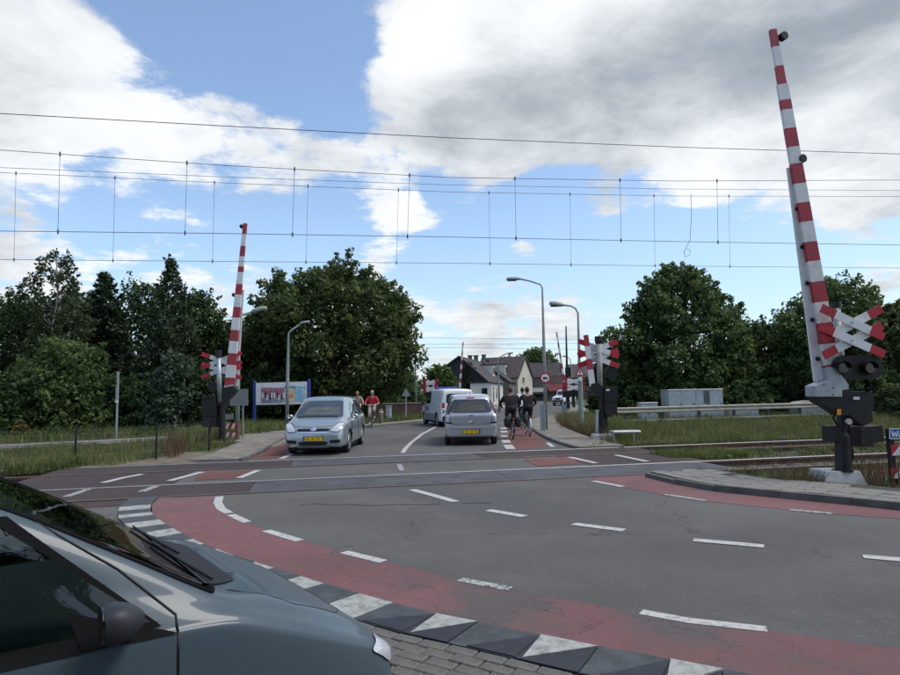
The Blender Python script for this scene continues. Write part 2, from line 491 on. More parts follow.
alloy = mat('alloy_rim', (.55, .56, .58), rough=.3, metal=.9)
lamp_clear = glass_mat('clear_lamp', (.55, .57, .60), .08)
plate_yellow = mat('plate_yellow', (.78, .46, .02), rough=.5)
lamp_red = mat('tail_lamp_red', (.42, .015, .02), rough=.15, coat=.6)
lamp_amber = mat('lamp_amber', (.75, .25, .02), rough=.2, coat=.5)
dark_glass = glass_mat('dark_glass', (.012, .015, .017))
mid_glass = glass_mat('car_glass', (.030, .042, .046))
thin_glass = glass_mat('thin_car_glass', (.03, .05, .05), .02, trans=1.0)
bark = mat('bark', (.075, .060, .045), rough=.95, var=.35, scale=7, bump=.8, bscale=14)
bark_pale = mat('pale_bark', (.34, .32, .28), rough=.9, rgb2=(.06, .055, .05), scale=5, lo=.5, hi=.62)
def paint(name, rgb, metal=.65, rough=.32):
    return mat(name, rgb, rough=rough, metal=metal, coat=.9 if metal > .1 else .3, spec=.5 if metal > .1 else .3, var=.05, scale=60)

# ------------------------------------------------------------------ the ground plan
TH = R_(11.8)
TA = np.array([math.cos(TH), math.sin(TH), 0]); TN = np.array([-math.sin(TH), math.cos(TH), 0])
T0 = np.array([0, 11.78, 0.0])
RAIL_D = (0.0, 1.505, 3.85, 5.355)
def TR(s, d, z=0.0):                 # metres along the railway, metres across it
    return T0 + TA * s + TN * d + np.array([0, 0, z])
def s_of(p): return float((np.array(p) - T0) @ TA)
def d_of(p): return float((np.array(p) - T0) @ TN)
def resample(P, step):
    P = [np.array(p[:2], float) for p in P]
    # Catmull-Rom, then even steps
    Q = []
    for i in range(len(P) - 1):
        p0, p1, p2, p3 = P[max(i - 1, 0)], P[i], P[i + 1], P[min(i + 2, len(P) - 1)]
        for k in range(12):
            t = k / 12
            Q.append(.5 * ((2 * p1) + (-p0 + p2) * t + (2 * p0 - 5 * p1 + 4 * p2 - p3) * t * t + (-p0 + 3 * p1 - 3 * p2 + p3) * t ** 3))
    Q.append(P[-1])
    L = [0.0]
    for i in range(1, len(Q)): L.append(L[-1] + float(np.linalg.norm(Q[i] - Q[i - 1])))
    n = max(2, int(round(L[-1] / step)))
    out = []
    for k in range(n + 1):
        t = L[-1] * k / n
        i = min(max(np.searchsorted(L, t) - 1, 0), len(Q) - 2)
        w = (t - L[i]) / max(L[i + 1] - L[i], 1e-9)
        out.append(Q[i] * (1 - w) + Q[i + 1] * w)
    return out
def offset(P, o):                    # polyline moved o metres to its left
    out = []
    for i in range(len(P)):
        t = P[min(i + 1, len(P) - 1)] - P[max(i - 1, 0)]
        t = t / (np.linalg.norm(t) + 1e-9)
        out.append(P[i] + o * np.array([-t[1], t[0]]))
    return out
def px_curve(lst, z=0.0): return [G(x, y, z) for x, y in lst]
def structure(name, mb, m, org=None, parent=None, **k):
    o = mb.build(name, m, parent, org=org, **k)
    if parent is None: o['kind'] = 'structure'
    return o

# terrain: level ground either side of the railway corridor, ballast between
structure('ground', MB().prism([TR(-500, -1.35), TR(500, -1.35), TR(500, -400), TR(-500, -400)], -1.0, -0.03), grass_ground)
structure('ground', MB().prism([TR(-500, 6.75), TR(500, 6.75), TR(500, 900), TR(-500, 900)], -1.0, -0.03), grass_ground)
# ballast as an uneven bed
def ballast_bed(s0, s1):
    V, Fq = [], []
    ds = np.arange(-1.36, 6.77, 0.24); ss = np.arange(s0, s1 + .01, 0.3)
    r = np.random.default_rng(3)
    for s in ss:
        for d in ds:
            V.append(TR(s, d, -0.15 + r.uniform(-.025, .03) + (.05 if 1.9 < d < 3.4 else 0)))
    m = len(ds)
    for i in range(len(ss) - 1):
        for j in range(m - 1):
            a = i * m + j
            Fq.append((a, a + m, a + m + 1, a + 1))
    o = np_mesh('ballast_bed', V, Fq, ballast_m); o['kind'] = 'structure'
ballast_bed(-45, -8.2); ballast_bed(6.2, 60)
structure('ballast_bed', MB().prism([TR(-8.6, -1.36), TR(6.6, -1.36), TR(6.6, 6.76), TR(-8.6, 6.76)], -1.0, -0.16), ballast_m)
structure('ballast_bed', MB().prism([TR(-500, -1.35), TR(-44.8, -1.35), TR(-44.8, 6.75), TR(-500, 6.75)], -1.0, -0.14), ballast_m)
structure('ballast_bed', MB().prism([TR(59.8, -1.35), TR(500, -1.35), TR(500, 6.75), TR(59.8, 6.75)], -1.0, -0.14), ballast_m)

# roads
K_ROAD = px_curve([(151.7, 505), (152.3, 515), (165, 525), (181.7, 535), (201.7, 545), (231.7, 557), (273.3, 570), (325, 586.7), (393.3, 606), (436.4, 617), (481, 626), (539, 638), (597, 650), (640, 657.5), (725.8, 674)])
K_ROAD = [np.array([-4.95, 10.72, 0])] + K_ROAD + [np.array(p + (0,)) for p in ((2.6, 3.32), (5, 2.2), (9, .5), (16, -2.6), (30, -9))]
K_RIGHT = px_curve([(645, 477), (666.7, 482.4), (700, 489.5), (762, 496.7), (820, 501.5), (900, 511)]) + [np.array(p + (0,)) for p in ((7.2, 7.65), (9, 6.6), (13, 4.5), (20, 1.2), (36, -6))]
L_ROAD = [(-5.4, 16.35), (-5.5, 18), (-6.05, 22), (-6.3, 25), (-5.6, 28), (-4.4, 30.6), (-2.8, 33.5), (-.9, 37), (.8, 42), (3, 50), (4.5, 58), (6.5, 75), (8, 100), (10, 140)]
R_ROAD = [(3.52, 18.1), (3.3, 21), (3.35, 25), (3.7, 30), (4.6, 36), (6.6, 42), (9.2, 50), (11, 60), (13, 78), (14.5, 100), (17, 140)]
near = [p[:2] for p in K_ROAD] + [p[:2] for p in reversed(K_RIGHT)] + [TR(4.0, -.06)[:2], TR(-5.05, -.06)[:2]]
road_near = structure('road', MB().prism(near, -0.3, 0.0), asphalt)
far = [(x, y) for x, y in L_ROAD] + [(x, y) for x, y in reversed(R_ROAD)] + [TR(s_of((3.52, 18.1, 0)), 5.42)[:2], TR(s_of((-5.4, 16.35, 0)), 5.42)[:2]]
far[0] = tuple(TR(s_of((-5.4, 16.35, 0)), 5.45)[:2])
road_far = structure('road', MB().prism(far, -0.3, 0.0), asphalt)

# crossing deck: panels between the rails, asphalt between the tracks
def deck(name, s0, s1, d0, d1, m, top=0.0, parent=None):
    mb = MB(); c = TR((s0 + s1) / 2, (d0 + d1) / 2, top - .07)
    mb.box(c, (s1 - s0, d1 - d0, .14), TH, bev=.006)
    return structure(name, mb, m, parent=parent)
crossing = deck('crossing_deck', -7.6, 5.9, 1.56, 3.79, asphalt, -.004)
deck('deck_end_strip', -8.5, -5.2, 1.565, 3.785, asphalt_brown, .001, crossing)
deck('deck_end_strip', 3.5, 6.4, 1.565, 3.785, asphalt_brown, .001, crossing)
for sa, sb in ((-8.5, -3.655), (-3.645, 1.195), (1.205, 6.1)):
    deck('deck_panel', sa, sb, .085, 1.45, deck_panel if sa > -5 and sb < 3 else asphalt_brown if sa < -5 else deck_panel, .004, crossing)
for sa, sb in ((-8.5, -3.105), (-3.095, 1.695), (1.705, 6.5)):
    deck('deck_panel', sa, sb, 3.935, 5.3, asphalt_brown if sa < -5 or sb > 5 else deck_panel, .004, crossing)
deck('deck_edge', -8.5, -5.05, -.75, -.07, asphalt_brown, -.002, crossing)

# rails, sleepers
def rail(d, m):
    mb = MB()
    prof = [(-.065, -.17), (.065, -.17), (.065, -.155), (.012, -.13), (.012, -.05), (.042, -.035), (.042, .010), (.034, .018), (-.034, .018), (-.042, .010), (-.042, -.035), (-.012, -.05), (-.012, -.13), (-.065, -.155)]
    n = len(prof)
    for s0, s1 in ((-200, 260),):
        vs = [TR(s0, d + a, b) for a, b in prof] + [TR(s1, d + a, b) for a, b in prof]
        for i in range(n):
            j = (i + 1) % n
            mb.m(0 if i in (6, 7, 8) else 1)
            mb.add([vs[i], vs[j], vs[j + n], vs[i + n]], [(0, 1, 2, 3)])
    o = mb.build('rail', [m, rust]); o['kind'] = 'structure'
    return o
for d, m in zip(RAIL_D, (steel_dull, steel_rail, steel_dull, steel_rail)): rail(d, m)
slp = None
for tc_ in (0.7525, 4.6025):
    for s in list(np.arange(-21, -8.6, .62)) + list(np.arange(6.75, 34, .62)):
        if slp is None:
            mb = MB(); mb.box((0, 0, 0), (.25, 2.5, .16), 0, bev=.02)
            slp = mb.build('sleeper', sleeper_m); o = slp
        else:
            o = slp.copy(); col.objects.link(o)
        o.location = TR(s, tc_, -.215); o.rotation_euler = (0, 0, TH); o['kind'] = 'structure'

# paint and coloured lanes
def sheet(name, pts, z, m, parent, t=.003):
    mb = MB().prism([p[:2] for p in pts], z - t, z)
    return mb.build(name, m, parent)
lane = px_curve([(152, 503), (186, 499.5), (219, 496.5), (218, 503), (230, 515), (246.7, 522.7), (266.7, 531.7), (300, 540.7), (346.7, 553.3), (383, 561.7), (460, 580), (510, 590), (640, 613), (767, 631), (900, 650)])
lane_w = [p[:2] for p in lane[2:]] + [np.array(p) for p in ((4.0, 3.75), (7, 2.5))]
kr = [p[:2] for p in K_ROAD if p[0] < 8]
red_lane = sheet('cycle_lane', lane_w + kr[::-1] , .004, red_asphalt, road_near)
rl = px_curve([(593, 477.5), (593, 481.5), (622, 487), (666.7, 496), (707.6, 501.5), (789, 510), (835.5, 514.4), (900, 519)]) + [np.array((7.4, 7.0, 0)), np.array((10.5, 5.3, 0)), np.array((14, 3.5, 0))]
rk = [p for p in K_RIGHT if p[0] < 14.1]
sheet('cycle_lane', rl + rk[::-1] + [TR(3.9, -.1)], .004, red_asphalt, road_near)
sheet('cycle_lane', px_curve([(201, 472), (258, 470.3), (239, 478.5), (194, 480.5)]), .004, red_far, crossing)
sheet('cycle_lane', px_curve([(525, 459.3), (569, 457), (581, 464), (537, 466.2)]), .004, red_far, crossing)
sheet('cycle_lane', px_curve([(238, 459.3), (252, 453.5), (287, 442.5), (298, 438), (306, 440), (293, 453), (283, 458.5)]), .004, red_far, road_far)
sheet('cycle_lane', px_curve([(511.5, 450), (509, 448), (506, 441), (504.5, 432), (504, 424), (504, 418), (528, 418), (533, 424), (538, 434), (547, 447.5)]), .004, red_far, road_far)

def dash(p, w, m=None, parent=None, name='lane_dash'):
    P = [g[:2] for g in px_curve(p)]
    a, b = offset(P, w / 2), offset(P, -w / 2)
    return sheet(name, a + b[::-1], .008, m or white_paint, parent)
for p in ([(412, 490), (433, 495.5), (455.5, 502)], [(488, 510.5), (524.7, 516.7)], [(573.5, 524.3), (624, 530.7)], [(693.5, 540.3), (764, 546.7)], [(863, 557), (935, 563)]):
    dash(p, .15, None, road_near)
for p in ([(266, 531), (299.5, 541)], [(344, 552.5), (383, 562)], [(231, 515), (247, 522.5)], [(593, 481.3), (622.7, 486.9)]):
    dash(p, .12, None, road_near)
dash([(219.5, 497), (217.8, 503), (221, 509), (229, 513.5)], .13, None, road_near)
dash([(641, 612.7), (690, 621.5), (767, 630)], .11, None, road_near)
for p in ([(460, 580), (510, 589.5)], [(665, 494.7), (705, 501)], [(790, 510.2), (833, 514)]):
    dash(p, .11, worn_paint, road_near)
for p in ([(103, 483), (122, 478.2), (142, 474.4)], [(169.5, 481), (202, 472.2)], [(239, 478.2), (258, 470.6)], [(569.5, 457.3), (596, 463.3)], [(616, 455.2), (647, 461.6)]):
    dash(p, .15, None, crossing)
dash([(399, 464.3), (402, 471)], .12, worn_paint, crossing)
for p in ([(66, 497), (88, 489.5)], [(141, 492), (156, 486.5)]): dash(p, .14, worn_paint, crossing)
dash([(281, 459), (292, 454)], .15, None, road_far)
dash([(243, 456), (262, 450), (287, 442.5)], .13, None, road_far, 'edge_line')
dash([(402.7, 453), (406, 448), (411.6, 442.4), (422, 434.3), (437, 426.3)], .13, None, road_far, 'centre_line')
for p in ([(507.6, 445), (511, 449.2)], [(505.2, 440), (506.8, 442.9)], [(504.2, 435.2), (504.9, 437.3)], [(503.9, 431), (504.2, 432.7)], [(503.8, 427.8), (503.9, 429.2)]):
    dash(p, .28, None, road_far)
dash([(547.5, 443), (553, 447)], .13, None, road_far)

for pts_ in ([(300, 505.5), (318, 503.8), (332, 505.2), (350, 504.6), (372, 505.9), (398, 504.6), (420, 505), (440, 504.2)], [(462, 503.6), (478, 502.9), (492, 503.3)]):
    dash(pts_, .02, mat('tar_seam', (.03, .03, .031), rough=.7, rgb2=(.10, .098, .094), scale=7, lo=.4, hi=.62), road_near, 'tar_seam')
# kerb of alternating light and dark blocks round the near left corner, flush with the brick paving
KR = resample([p for p in K_ROAD if p[0] < 2.7], .05)
def k_near(px, py):
    g = G(px, py)[:2]
    return min(range(len(KR)), key=lambda i: float(np.linalg.norm(KR[i] - g)))
kw = .44
pave_in = offset(KR, -kw)

def brick_mat(name, c1, c2, mortar, rot, bw=.21, bh=.105, ms=.008, bump=.6):
    m = bpy.data.materials.new(name); m.use_nodes = True
    nt = m.node_tree; N, L = nt.nodes, nt.links; b = N['Principled BSDF']; b.inputs['Roughness'].default_value = .9
    tc = N.new('ShaderNodeTexCoord'); mp = N.new('ShaderNodeMapping'); mp.inputs['Rotation'].default_value = rot
    L.new(tc.outputs['Object'], mp.inputs[0])
    t = N.new('ShaderNodeTexBrick'); L.new(mp.outputs[0], t.inputs['Vector'])
    t.inputs['Color1'].default_value = (*c1, 1); t.inputs['Color2'].default_value = (*c2, 1); t.inputs['Mortar'].default_value = (*mortar, 1)
    t.inputs['Scale'].default_value = 1.0; t.inputs['Mortar Size'].default_value = ms; t.inputs['Brick Width'].default_value = bw; t.inputs['Row Height'].default_value = bh
    nz = N.new('ShaderNodeTexNoise'); nz.inputs['Scale'].default_value = 1.3; nz.inputs['Detail'].default_value = 6; L.new(tc.outputs['Object'], nz.inputs['Vector'])
    mr = N.new('ShaderNodeMapRange'); mr.inputs[1].default_value = .3; mr.inputs[2].default_value = .7; mr.inputs[3].default_value = .7; mr.inputs[4].default_value = 1.25
    L.new(nz.outputs['Fac'], mr.inputs[0])
    sc = N.new('ShaderNodeVectorMath'); sc.operation = 'SCALE'; L.new(t.outputs['Color'], sc.inputs[0]); L.new(mr.outputs[0], sc.inputs['Scale'])
    L.new(sc.outputs[0], b.inputs['Base Color'])
    bp = N.new('ShaderNodeBump'); bp.inputs['Strength'].default_value = bump; bp.inputs['Distance'].default_value = .01; bp.invert = True
    L.new(t.outputs['Fac'], bp.inputs['Height']); L.new(bp.outputs[0], b.inputs['Normal'])
    MATS[name] = m
    return m
paving_tex = brick_mat('brick_paving', (.135, .125, .112), (.10, .095, .088), (.045, .04, .035), (0, 0, R_(30)))
tile_tex = brick_mat('tile_paving', (.24, .21, .17), (.19, .17, .14), (.07, .065, .055), (0, 0, R_(5)), .3, .3, .006)
pave_poly = [p for p in pave_in] + [np.array(p) for p in ((6, 1.2), (14, -3.2), (28, -9.6), (28, -40), (-60, -40), (-60, -1.6))] + [TR(-8.45, -.78)[:2], TR(-5.1, -.78)[:2]]
paving = structure('paving', MB().prism(pave_poly, -0.3, 0.012), paving_tex)
kerb = None
whites = [((151.6, 506.3), (151.7, 510)), ((151.7, 514), (152.3, 517)), ((160, 521), (166.5, 526)), ((171.7, 530.5), (181, 535.5)), ((191.7, 541), (203, 546)), ((217, 551.7), (233, 558)), ((252, 564.5), (274, 571)), ((303, 579.5), (325, 587)), ((356.7, 596.7), (393, 606))]
tris = [((436.4, 617), (481, 626)), ((539, 638), (597, 650)), ((670, 662.7), (725, 674))]
segs = []
for a, b in whites: segs.append((k_near(*a), k_near(*b), 'w'))
for a, b in tris: segs.append((k_near(*a), k_near(*b), 't'))
pos = 0
def kerb_piece(i, j, m, name='kerb_block', top=.03):
    if j - i < 1: return
    a = [KR[k] for k in range(i, j + 1)]; b = [pave_in[k] for k in range(i, j + 1)]
    P = a + b[::-1]
    c = sum(P) / len(P)
    P = [c + (p - c) * (1 - .006 / max(np.linalg.norm(p - c), .05)) for p in P]
    jit = rnd.uniform(-.003, .003)
    return MB().prism(P, -.1, top + jit).build(name, m, paving)
for i, j, k in segs:
    if i > pos + 1:
        n = max(1, int(round((i - pos) * .05 / .55)))
        for q in range(n):
            kerb_piece(pos + (i - pos) * q // n, pos + (i - pos) * (q + 1) // n, kerb_dark)
    if k == 'w':
        kerb_piece(i, j, kerb_white)
    else:
        e = min(len(KR) - 1, j)
        kerb_piece(i, e, kerb_black)
        c = pave_in[min(i + 1, len(KR) - 1)] * .94 + KR[i] * .06
        arc = [KR[q] * .97 + pave_in[q] * .03 for q in range(i, e + 1)]
        MB().prism(arc + [c], .0, .036).build('white_triangle', kerb_white, paving)
        i2 = max(0, i - int(.38 / .05))
        arc = [pave_in[q] * .97 + KR[q] * .03 for q in range(i2, i + 1)]
        MB().prism(arc + [KR[i] * .95 + pave_in[i] * .05], .0, .0355).build('black_triangle', kerb_black, paving)
    pos = j
if pos < len(KR) - 1: kerb_piece(pos, len(KR) - 1, kerb_dark)

# the bricks one can tell apart, between the kerb and the parked car
bm_ = None
st = k_near(300, 580)
row_dirs = pave_in[st:]
for r in range(9):
    line = resample(offset(pave_in[st:], -(.062 + r * .108)), .212)
    for q in range(len(line) - 1):
        a, b = line[q], line[q + 1]
        if r % 2: a, b = (line[q] + line[q + 1]) / 2, (line[q + 1] + line[min(q + 2, len(line) - 1)]) / 2
        L_ = float(np.linalg.norm(b - a))
        if L_ < .1: continue
        if bm_ is None:
            mb = MB(); mb.box((0, 0, 0), (.204, .101, .07), 0, bev=.006); o = bm_ = mb.build('brick', brick_m, paving)
        else:
            o = bm_.copy(); col.objects.link(o); o.parent = paving
        c = (a + b) / 2
        o.location = (c[0], c[1], -.008 + rnd.uniform(-.004, .004))
        o.rotation_euler = (rnd.gauss(0, .012), rnd.gauss(0, .012), math.atan2(b[1] - a[1], b[0] - a[0]) + rnd.gauss(0, .012))

# right-hand footway of the near side: kerbstones and three rows of tiles
KRr = [p for p in K_RIGHT]
kcur = resample([p for p in KRr if p[0] < 14], 1.0)
fw = resample([p for p in KRr if p[0] < 14], .1)
foot = structure('footway', MB().prism(offset(fw, .12) + offset(fw, 1.55)[::-1], -.3, .085), sand_m)
for q in range(len(kcur) - 1):
    a, b = kcur[q], kcur[q + 1]
    mid = [a + (b - a) * t for t in (.004, .996)]
    P = [mid[0], mid[1]] + offset(mid, .12)[::-1]
    rise = .02 + .08 * min(1, (q + .5) / 3)
    MB().prism(P, -.2, .075 + .03 * min(1, q / 2)).build('kerbstone', kerb_grey, foot)
tl = None
for r in range(4):
    line = resample(offset(fw, .12 + .155 + r * .305), .303)
    for q in range(len(line) - 1):
        a, b = line[q], line[q + 1]
        if r % 2: a, b = (a + b) / 2, (b + line[min(q + 2, len(line) - 1)]) / 2
        if np.linalg.norm(b - a) < .2: continue
        if r == 3 and rnd.random() < .45: continue
        if tl is None:
            mb = MB(); mb.box((0, 0, 0), (.297, .297, .05), 0, bev=.005); o = tl = mb.build('paving_tile', tile_m, foot)
        else:
            o = tl.copy(); col.objects.link(o); o.parent = foot
        c = (a + b) / 2
        o.location = (c[0], c[1], .082 + rnd.uniform(-.005, .005))
        o.rotation_euler = (rnd.gauss(0, .012), rnd.gauss(0, .012), math.atan2(b[1] - a[1], b[0] - a[0]) + rnd.gauss(0, .01))

# footways beyond the crossing
rw = resample([p for p in R_ROAD if p[1] < 90], .6)
fr = structure('footway', MB().prism(offset(rw, -.12) + offset(rw, -1.45)[::-1], -.3, .07), tile_tex)
kk = resample([p for p in R_ROAD if p[1] < 60], 1.0)
for q in range(len(kk) - 1):
    mid = [kk[q] + (kk[q + 1] - kk[q]) * t for t in (.004, .996)]
    MB().prism(mid + offset(mid, -.12)[::-1], -.2, .075).build('kerbstone', kerb_grey, fr)
lw = resample([p for p in L_ROAD if p[1] < 90], .6)
fl = structure('footway', MB().prism(offset(lw, .12) + offset(lw, 1.35)[::-1], -.3, .07), tile_tex)
kk = resample([p for p in L_ROAD if p[1] < 60], 1.0)
for q in range(len(kk) - 1):
    mid = [kk[q] + (kk[q + 1] - kk[q]) * t for t in (.004, .996)]
    MB().prism(mid + offset(mid, .12)[::-1], -.2, .075).build('kerbstone', kerb_grey, fl)
structure('dirt_strip', MB().prism([TR(-9.6, 5.55), TR(-5.6, 5.55), (-5.75, 17.4), (-6.8, 18.6), (-8.2, 19.4), (-9.2, 17.6)], -.3, .008), mat('dirt', (.20, .16, .11), rough=.95, rgb2=(.10, .09, .055), scale=2.2, bump=.6, bscale=20))
structure('footway', MB().prism(px_curve([(198, 461), (246, 458.3), (262, 450.5), (287, 443), (300, 437), (296, 433), (280, 434), (252, 442), (222, 452)]), -.3, .04), tile_tex)
structure('footway', MB().prism([(-7.2, 24), (-7.6, 27.2), (-9.4, 26.6), (-9.0, 24.4), (-8.6, 22.5), (-7.4, 22.6)], -.3, .05), tile_tex)
# the light cycle path that runs off to the left behind the verge
cp = resample([(-60, 3), (-30, 15.5), (-16.2, 22.6), (-10.4, 26.6), (-7.0, 28.6)], 1.0)
path = structure('path', MB().prism(offset(cp, 1.2) + offset(cp, -1.2)[::-1], -.3, .01), mat('path_concrete', (.24, .235, .22), rough=.9, var=.2, scale=1.5))
MB().prism(offset(cp, .25) + offset(cp, -.25)[::-1], -.01, .014).build('path_centre_strip', asphalt, path)

# ------------------------------------------------------------------ trees and plants
def leaf_cloud(C, Rr, n, size, seed, droop=0.0, shell=.55, flat=1.0):
    """n leaf faces spread over clumps with centres C and radii Rr"""
    r = np.random.default_rng(seed)
    C = np.asarray(C, float); Rr = np.asarray(Rr, float)
    w = Rr ** 2; k = r.choice(len(C), n, p=w / w.sum())
    d = r.normal(size=(n, 3)); d /= np.linalg.norm(d, axis=1)[:, None]
    rad = Rr[k] * (shell + (1 - shell) * r.random(n) ** .6) * r.uniform(.75, 1.12, n)
    P = C[k] + d * rad[:, None] * np.array([1, 1, .8 * flat])
    if droop: P[:, 2] -= droop * r.random(n) * Rr[k]
    # leaf planes: outward and up, with scatter
    nn = d * .55 + np.array([0, 0, .55]) + r.normal(size=(n, 3)) * .55
    nn /= np.linalg.norm(nn, axis=1)[:, None]
    a = np.cross(nn, r.normal(size=(n, 3))); a /= np.linalg.norm(a, axis=1)[:, None]
    b = np.cross(nn, a)
    s = size * r.uniform(.55, 1.35, n)
    V = np.empty((n, 4, 3))
    V[:, 0] = P - a * s[:, None]; V[:, 2] = P + a * s[:, None]
    V[:, 1] = P + b * (s * .55)[:, None] - nn * (s * .12)[:, None]
    V[:, 3] = P - b * (s * .55)[:, None] - nn * (s * .12)[:, None]
    return V.reshape(-1, 3), np.arange(4 * n).reshape(n, 4)
def envelope(shape, t):              # crown half-width (0..1) at relative crown height t
    if shape == 'round': return math.sqrt(max(0, 1 - (2 * t - .92) ** 2 / 1.0)) if t < .96 else .2
    if shape == 'tall': return (math.sin(math.pi * min(1, .12 + t * .86)) ** .6)
    if shape == 'ragged': return max(.10, math.sin(math.pi * min(1, .22 + t * .76)) ** .85)
    if shape == 'cone': return max(.03, (1 - t) ** .85)
    if shape == 'broad': return max(.12, 1 - abs(2 * t - .86) ** 3.2) ** .45
    if shape == 'bush': return math.sqrt(max(0, 1 - t * t * .95))
    return 1
def tree(name, label, base, h, w, shape='round', crown0=.2, n=20000, size=.13, leaf=None, clumps=60, seed=1, trunk=.16, bk=None, droop=0., cs=.17, group=None, depth=None, cat='tree', lean=0.):
    r = random.Random(seed)
    base = np.array(base, float)
    t_ = thing(name, label, cat, base, group=group)
    depth = depth or w * .8
    C, Rr = [], []
    hc = h * (1 - crown0)
    for i in range(clumps):
        t = ((i + .5) / clumps) ** .9
        e = envelope(shape, t)
        an = i * 2.399 + r.uniform(-.4, .4)
        e *= 1 + .20 * math.sin(an * 2 + seed) * math.cos(t * 5 + seed * 1.3) + .12 * math.sin(an * 5 + t * 9 + seed * 2)
        q = (.45 + .55 * r.random() ** .5) * e
        rr = cs * min(h, w * 1.2) * r.uniform(.65, 1.15) * (.45 + .6 * e)
        q = max(0., q)
        x = math.cos(an) * q * max(w / 2 - rr * .7, .1); y = math.sin(an) * q * max(depth / 2 - rr * .7, .1)
        C.append((x + lean * t, y, h * crown0 + hc * t * .96 - rr * .2)); Rr.append(rr)
    top = max(c[2] + q * .8 for c, q in zip(C, Rr))
    for i in range(len(C)):
        C[i] = (C[i][0], C[i][1], h * crown0 * .6 + (C[i][2] - h * crown0 * .6) * (h - h * crown0 * .6) / (top - h * crown0 * .6))
    C2, R2 = list(C), list(Rr)
    for c, rr in zip(C, Rr):         # small sprays standing out of the clumps break the outline
        for k in range(3 if shape != 'cone' else 2):
            v = np.array([r.gauss(0, 1), r.gauss(0, 1), abs(r.gauss(.5, .8))]); v /= np.linalg.norm(v)
            o_ = np.array([c[0], c[1], 0]); o_ = o_ / (np.linalg.norm(o_) + .3)
            v = v + o_ * .5; v /= np.linalg.norm(v); L_ = rr * r.uniform(.85, 1.45)
            for f in (.75, 1.0):
                C2.append(tuple(np.array(c) + v * L_ * f)); R2.append(rr * r.uniform(.20, .34) * (1.25 - .4 * f))
    V, Fq = leaf_cloud(C2, R2, n, size, seed, droop)
    crown = np_mesh('crown', V, Fq, leaf, t_)
    mb = MB()
    th = h * (.9 if shape in ('cone', 'tall') else .72)
    pts = [(math.sin(k * 1.7 + seed) * .06 * k * .3 + lean * k / 8 * .8, math.cos(k * 1.3 + seed) * .05 * k * .3, th * k / 8) for k in range(9)]
    mb.tube(pts, [trunk * (1.35 if k == 0 else 1 - k * .105) for k in range(9)], 8)
    o = mb.build('trunk', bk or bark, t_, smooth=True)
    mb = MB()
    for i in range(0, len(C), max(1, len(C) // 22)):
        c = C[i]; z0 = max(h * crown0 * .7, min(th * .92, c[2] - .35 * math.hypot(c[0], c[1]) - .2))
        k = min(8, z0 / th * 8); lo = int(k); f = k - lo
        p0 = np.array(pts[lo]) * (1 - f) + np.array(pts[min(8, lo + 1)]) * f
        md = (p0 + np.array(c)) / 2 + np.array([0, 0, .08 * h * r.uniform(-.3, .6)])
        mb.tube([p0, md, c], [trunk * .42 * (1 - .07 * k), trunk * .25, .015], 5)
    mb.build('limbs', bk or bark, t_, smooth=True)
    return t_
LF = dict(  # noise between each two greens puts clump light and shade into leaf colour
    dark=leaf_mat('leaf_dark', (.026, .050, .016), (.066, .104, .030), .8, .38),
    mid=leaf_mat('leaf_mid', (.055, .100, .034), (.150, .200, .066), .8, .45),
    oak=leaf_mat('leaf_oak', (.042, .074, .024), (.130, .160, .050), .8, .45),
    olive=leaf_mat('leaf_olive', (.068, .095, .038), (.150, .170, .070), .8, .45),
    fir=leaf_mat('leaf_conifer', (.016, .034, .018), (.036, .060, .026)),
    larch=leaf_mat('leaf_larch', (.035, .056, .026), (.060, .080, .036)),
    fresh=leaf_mat('leaf_fresh', (.050, .095, .020), (.095, .150, .030)),
    birch=leaf_mat('leaf_birch', (.036, .058, .024), (.080, .100, .040)),
    blue=leaf_mat('leaf_bluegreen', (.055, .085, .048), (.120, .155, .090)))
def gnd(px, Y):                      # ground point straight below photo column px at depth Y
    d = ray(px, 390); return np.array([d[0] / d[1] * Y, Y, -.03])
def top_h(px, py, Y): return float(AT(px, py, Y)[2])
def wid(n_px, Y): return n_px * Y / F
def ptree(name, label, px, py, wpx, Y, **k):
    b = gnd(px, Y)
    return tree(name, label, b, top_h(px, py, Y) + .03, wid(wpx, Y), **k)

# left-hand group
GL = 'trees beyond the verge on the left'
ptree('birch_tree', 'tall loose birch with thin hanging twigs, highest above the left hedge', 52, 250, 88, 36, shape='tall', crown0=.22, n=9000, size=.10, leaf=LF['birch'], clumps=58, seed=3, trunk=.12, bk=bark_pale, droop=.7, cs=.085, group=GL)
ptree('spruce_tree', 'dark pointed spruce standing between the birch and the larch', 101, 271, 104, 40, shape='cone', crown0=.04, n=16000, size=.14, leaf=LF['fir'], clumps=80, seed=5, trunk=.15, droop=.5, cs=.10, group=GL)
ptree('larch_tree', 'slim larch with a pale straight trunk and pointed top', 168, 256, 92, 36, shape='cone', crown0=.12, n=13000, size=.10, leaf=LF['larch'], clumps=75, seed=8, trunk=.10, bk=bark_pale, droop=.7, cs=.085, group=GL)
ptree('broadleaf_tree', 'dark rounded broadleaf tree at the left end of the tree row', 12, 292, 110, 38, n=17000, leaf=LF['dark'], crown0=.08, seed=11, group=GL)
ptree('broadleaf_tree', 'dense dark tree filling the gap below the larch top', 196, 290, 96, 40, n=17000, leaf=LF['dark'], crown0=.05, seed=12, group=GL)
ptree('broadleaf_tree', 'broad deep green tree behind the pale larch trunk', 140, 277, 110, 43, n=15000, leaf=LF['dark'], crown0=.05, seed=13, group=GL)
ptree('broadleaf_tree', 'dark crown closing the row behind the birch', 72, 286, 120, 43, n=15000, leaf=LF['fir'], crown0=.05, seed=14, group=GL)
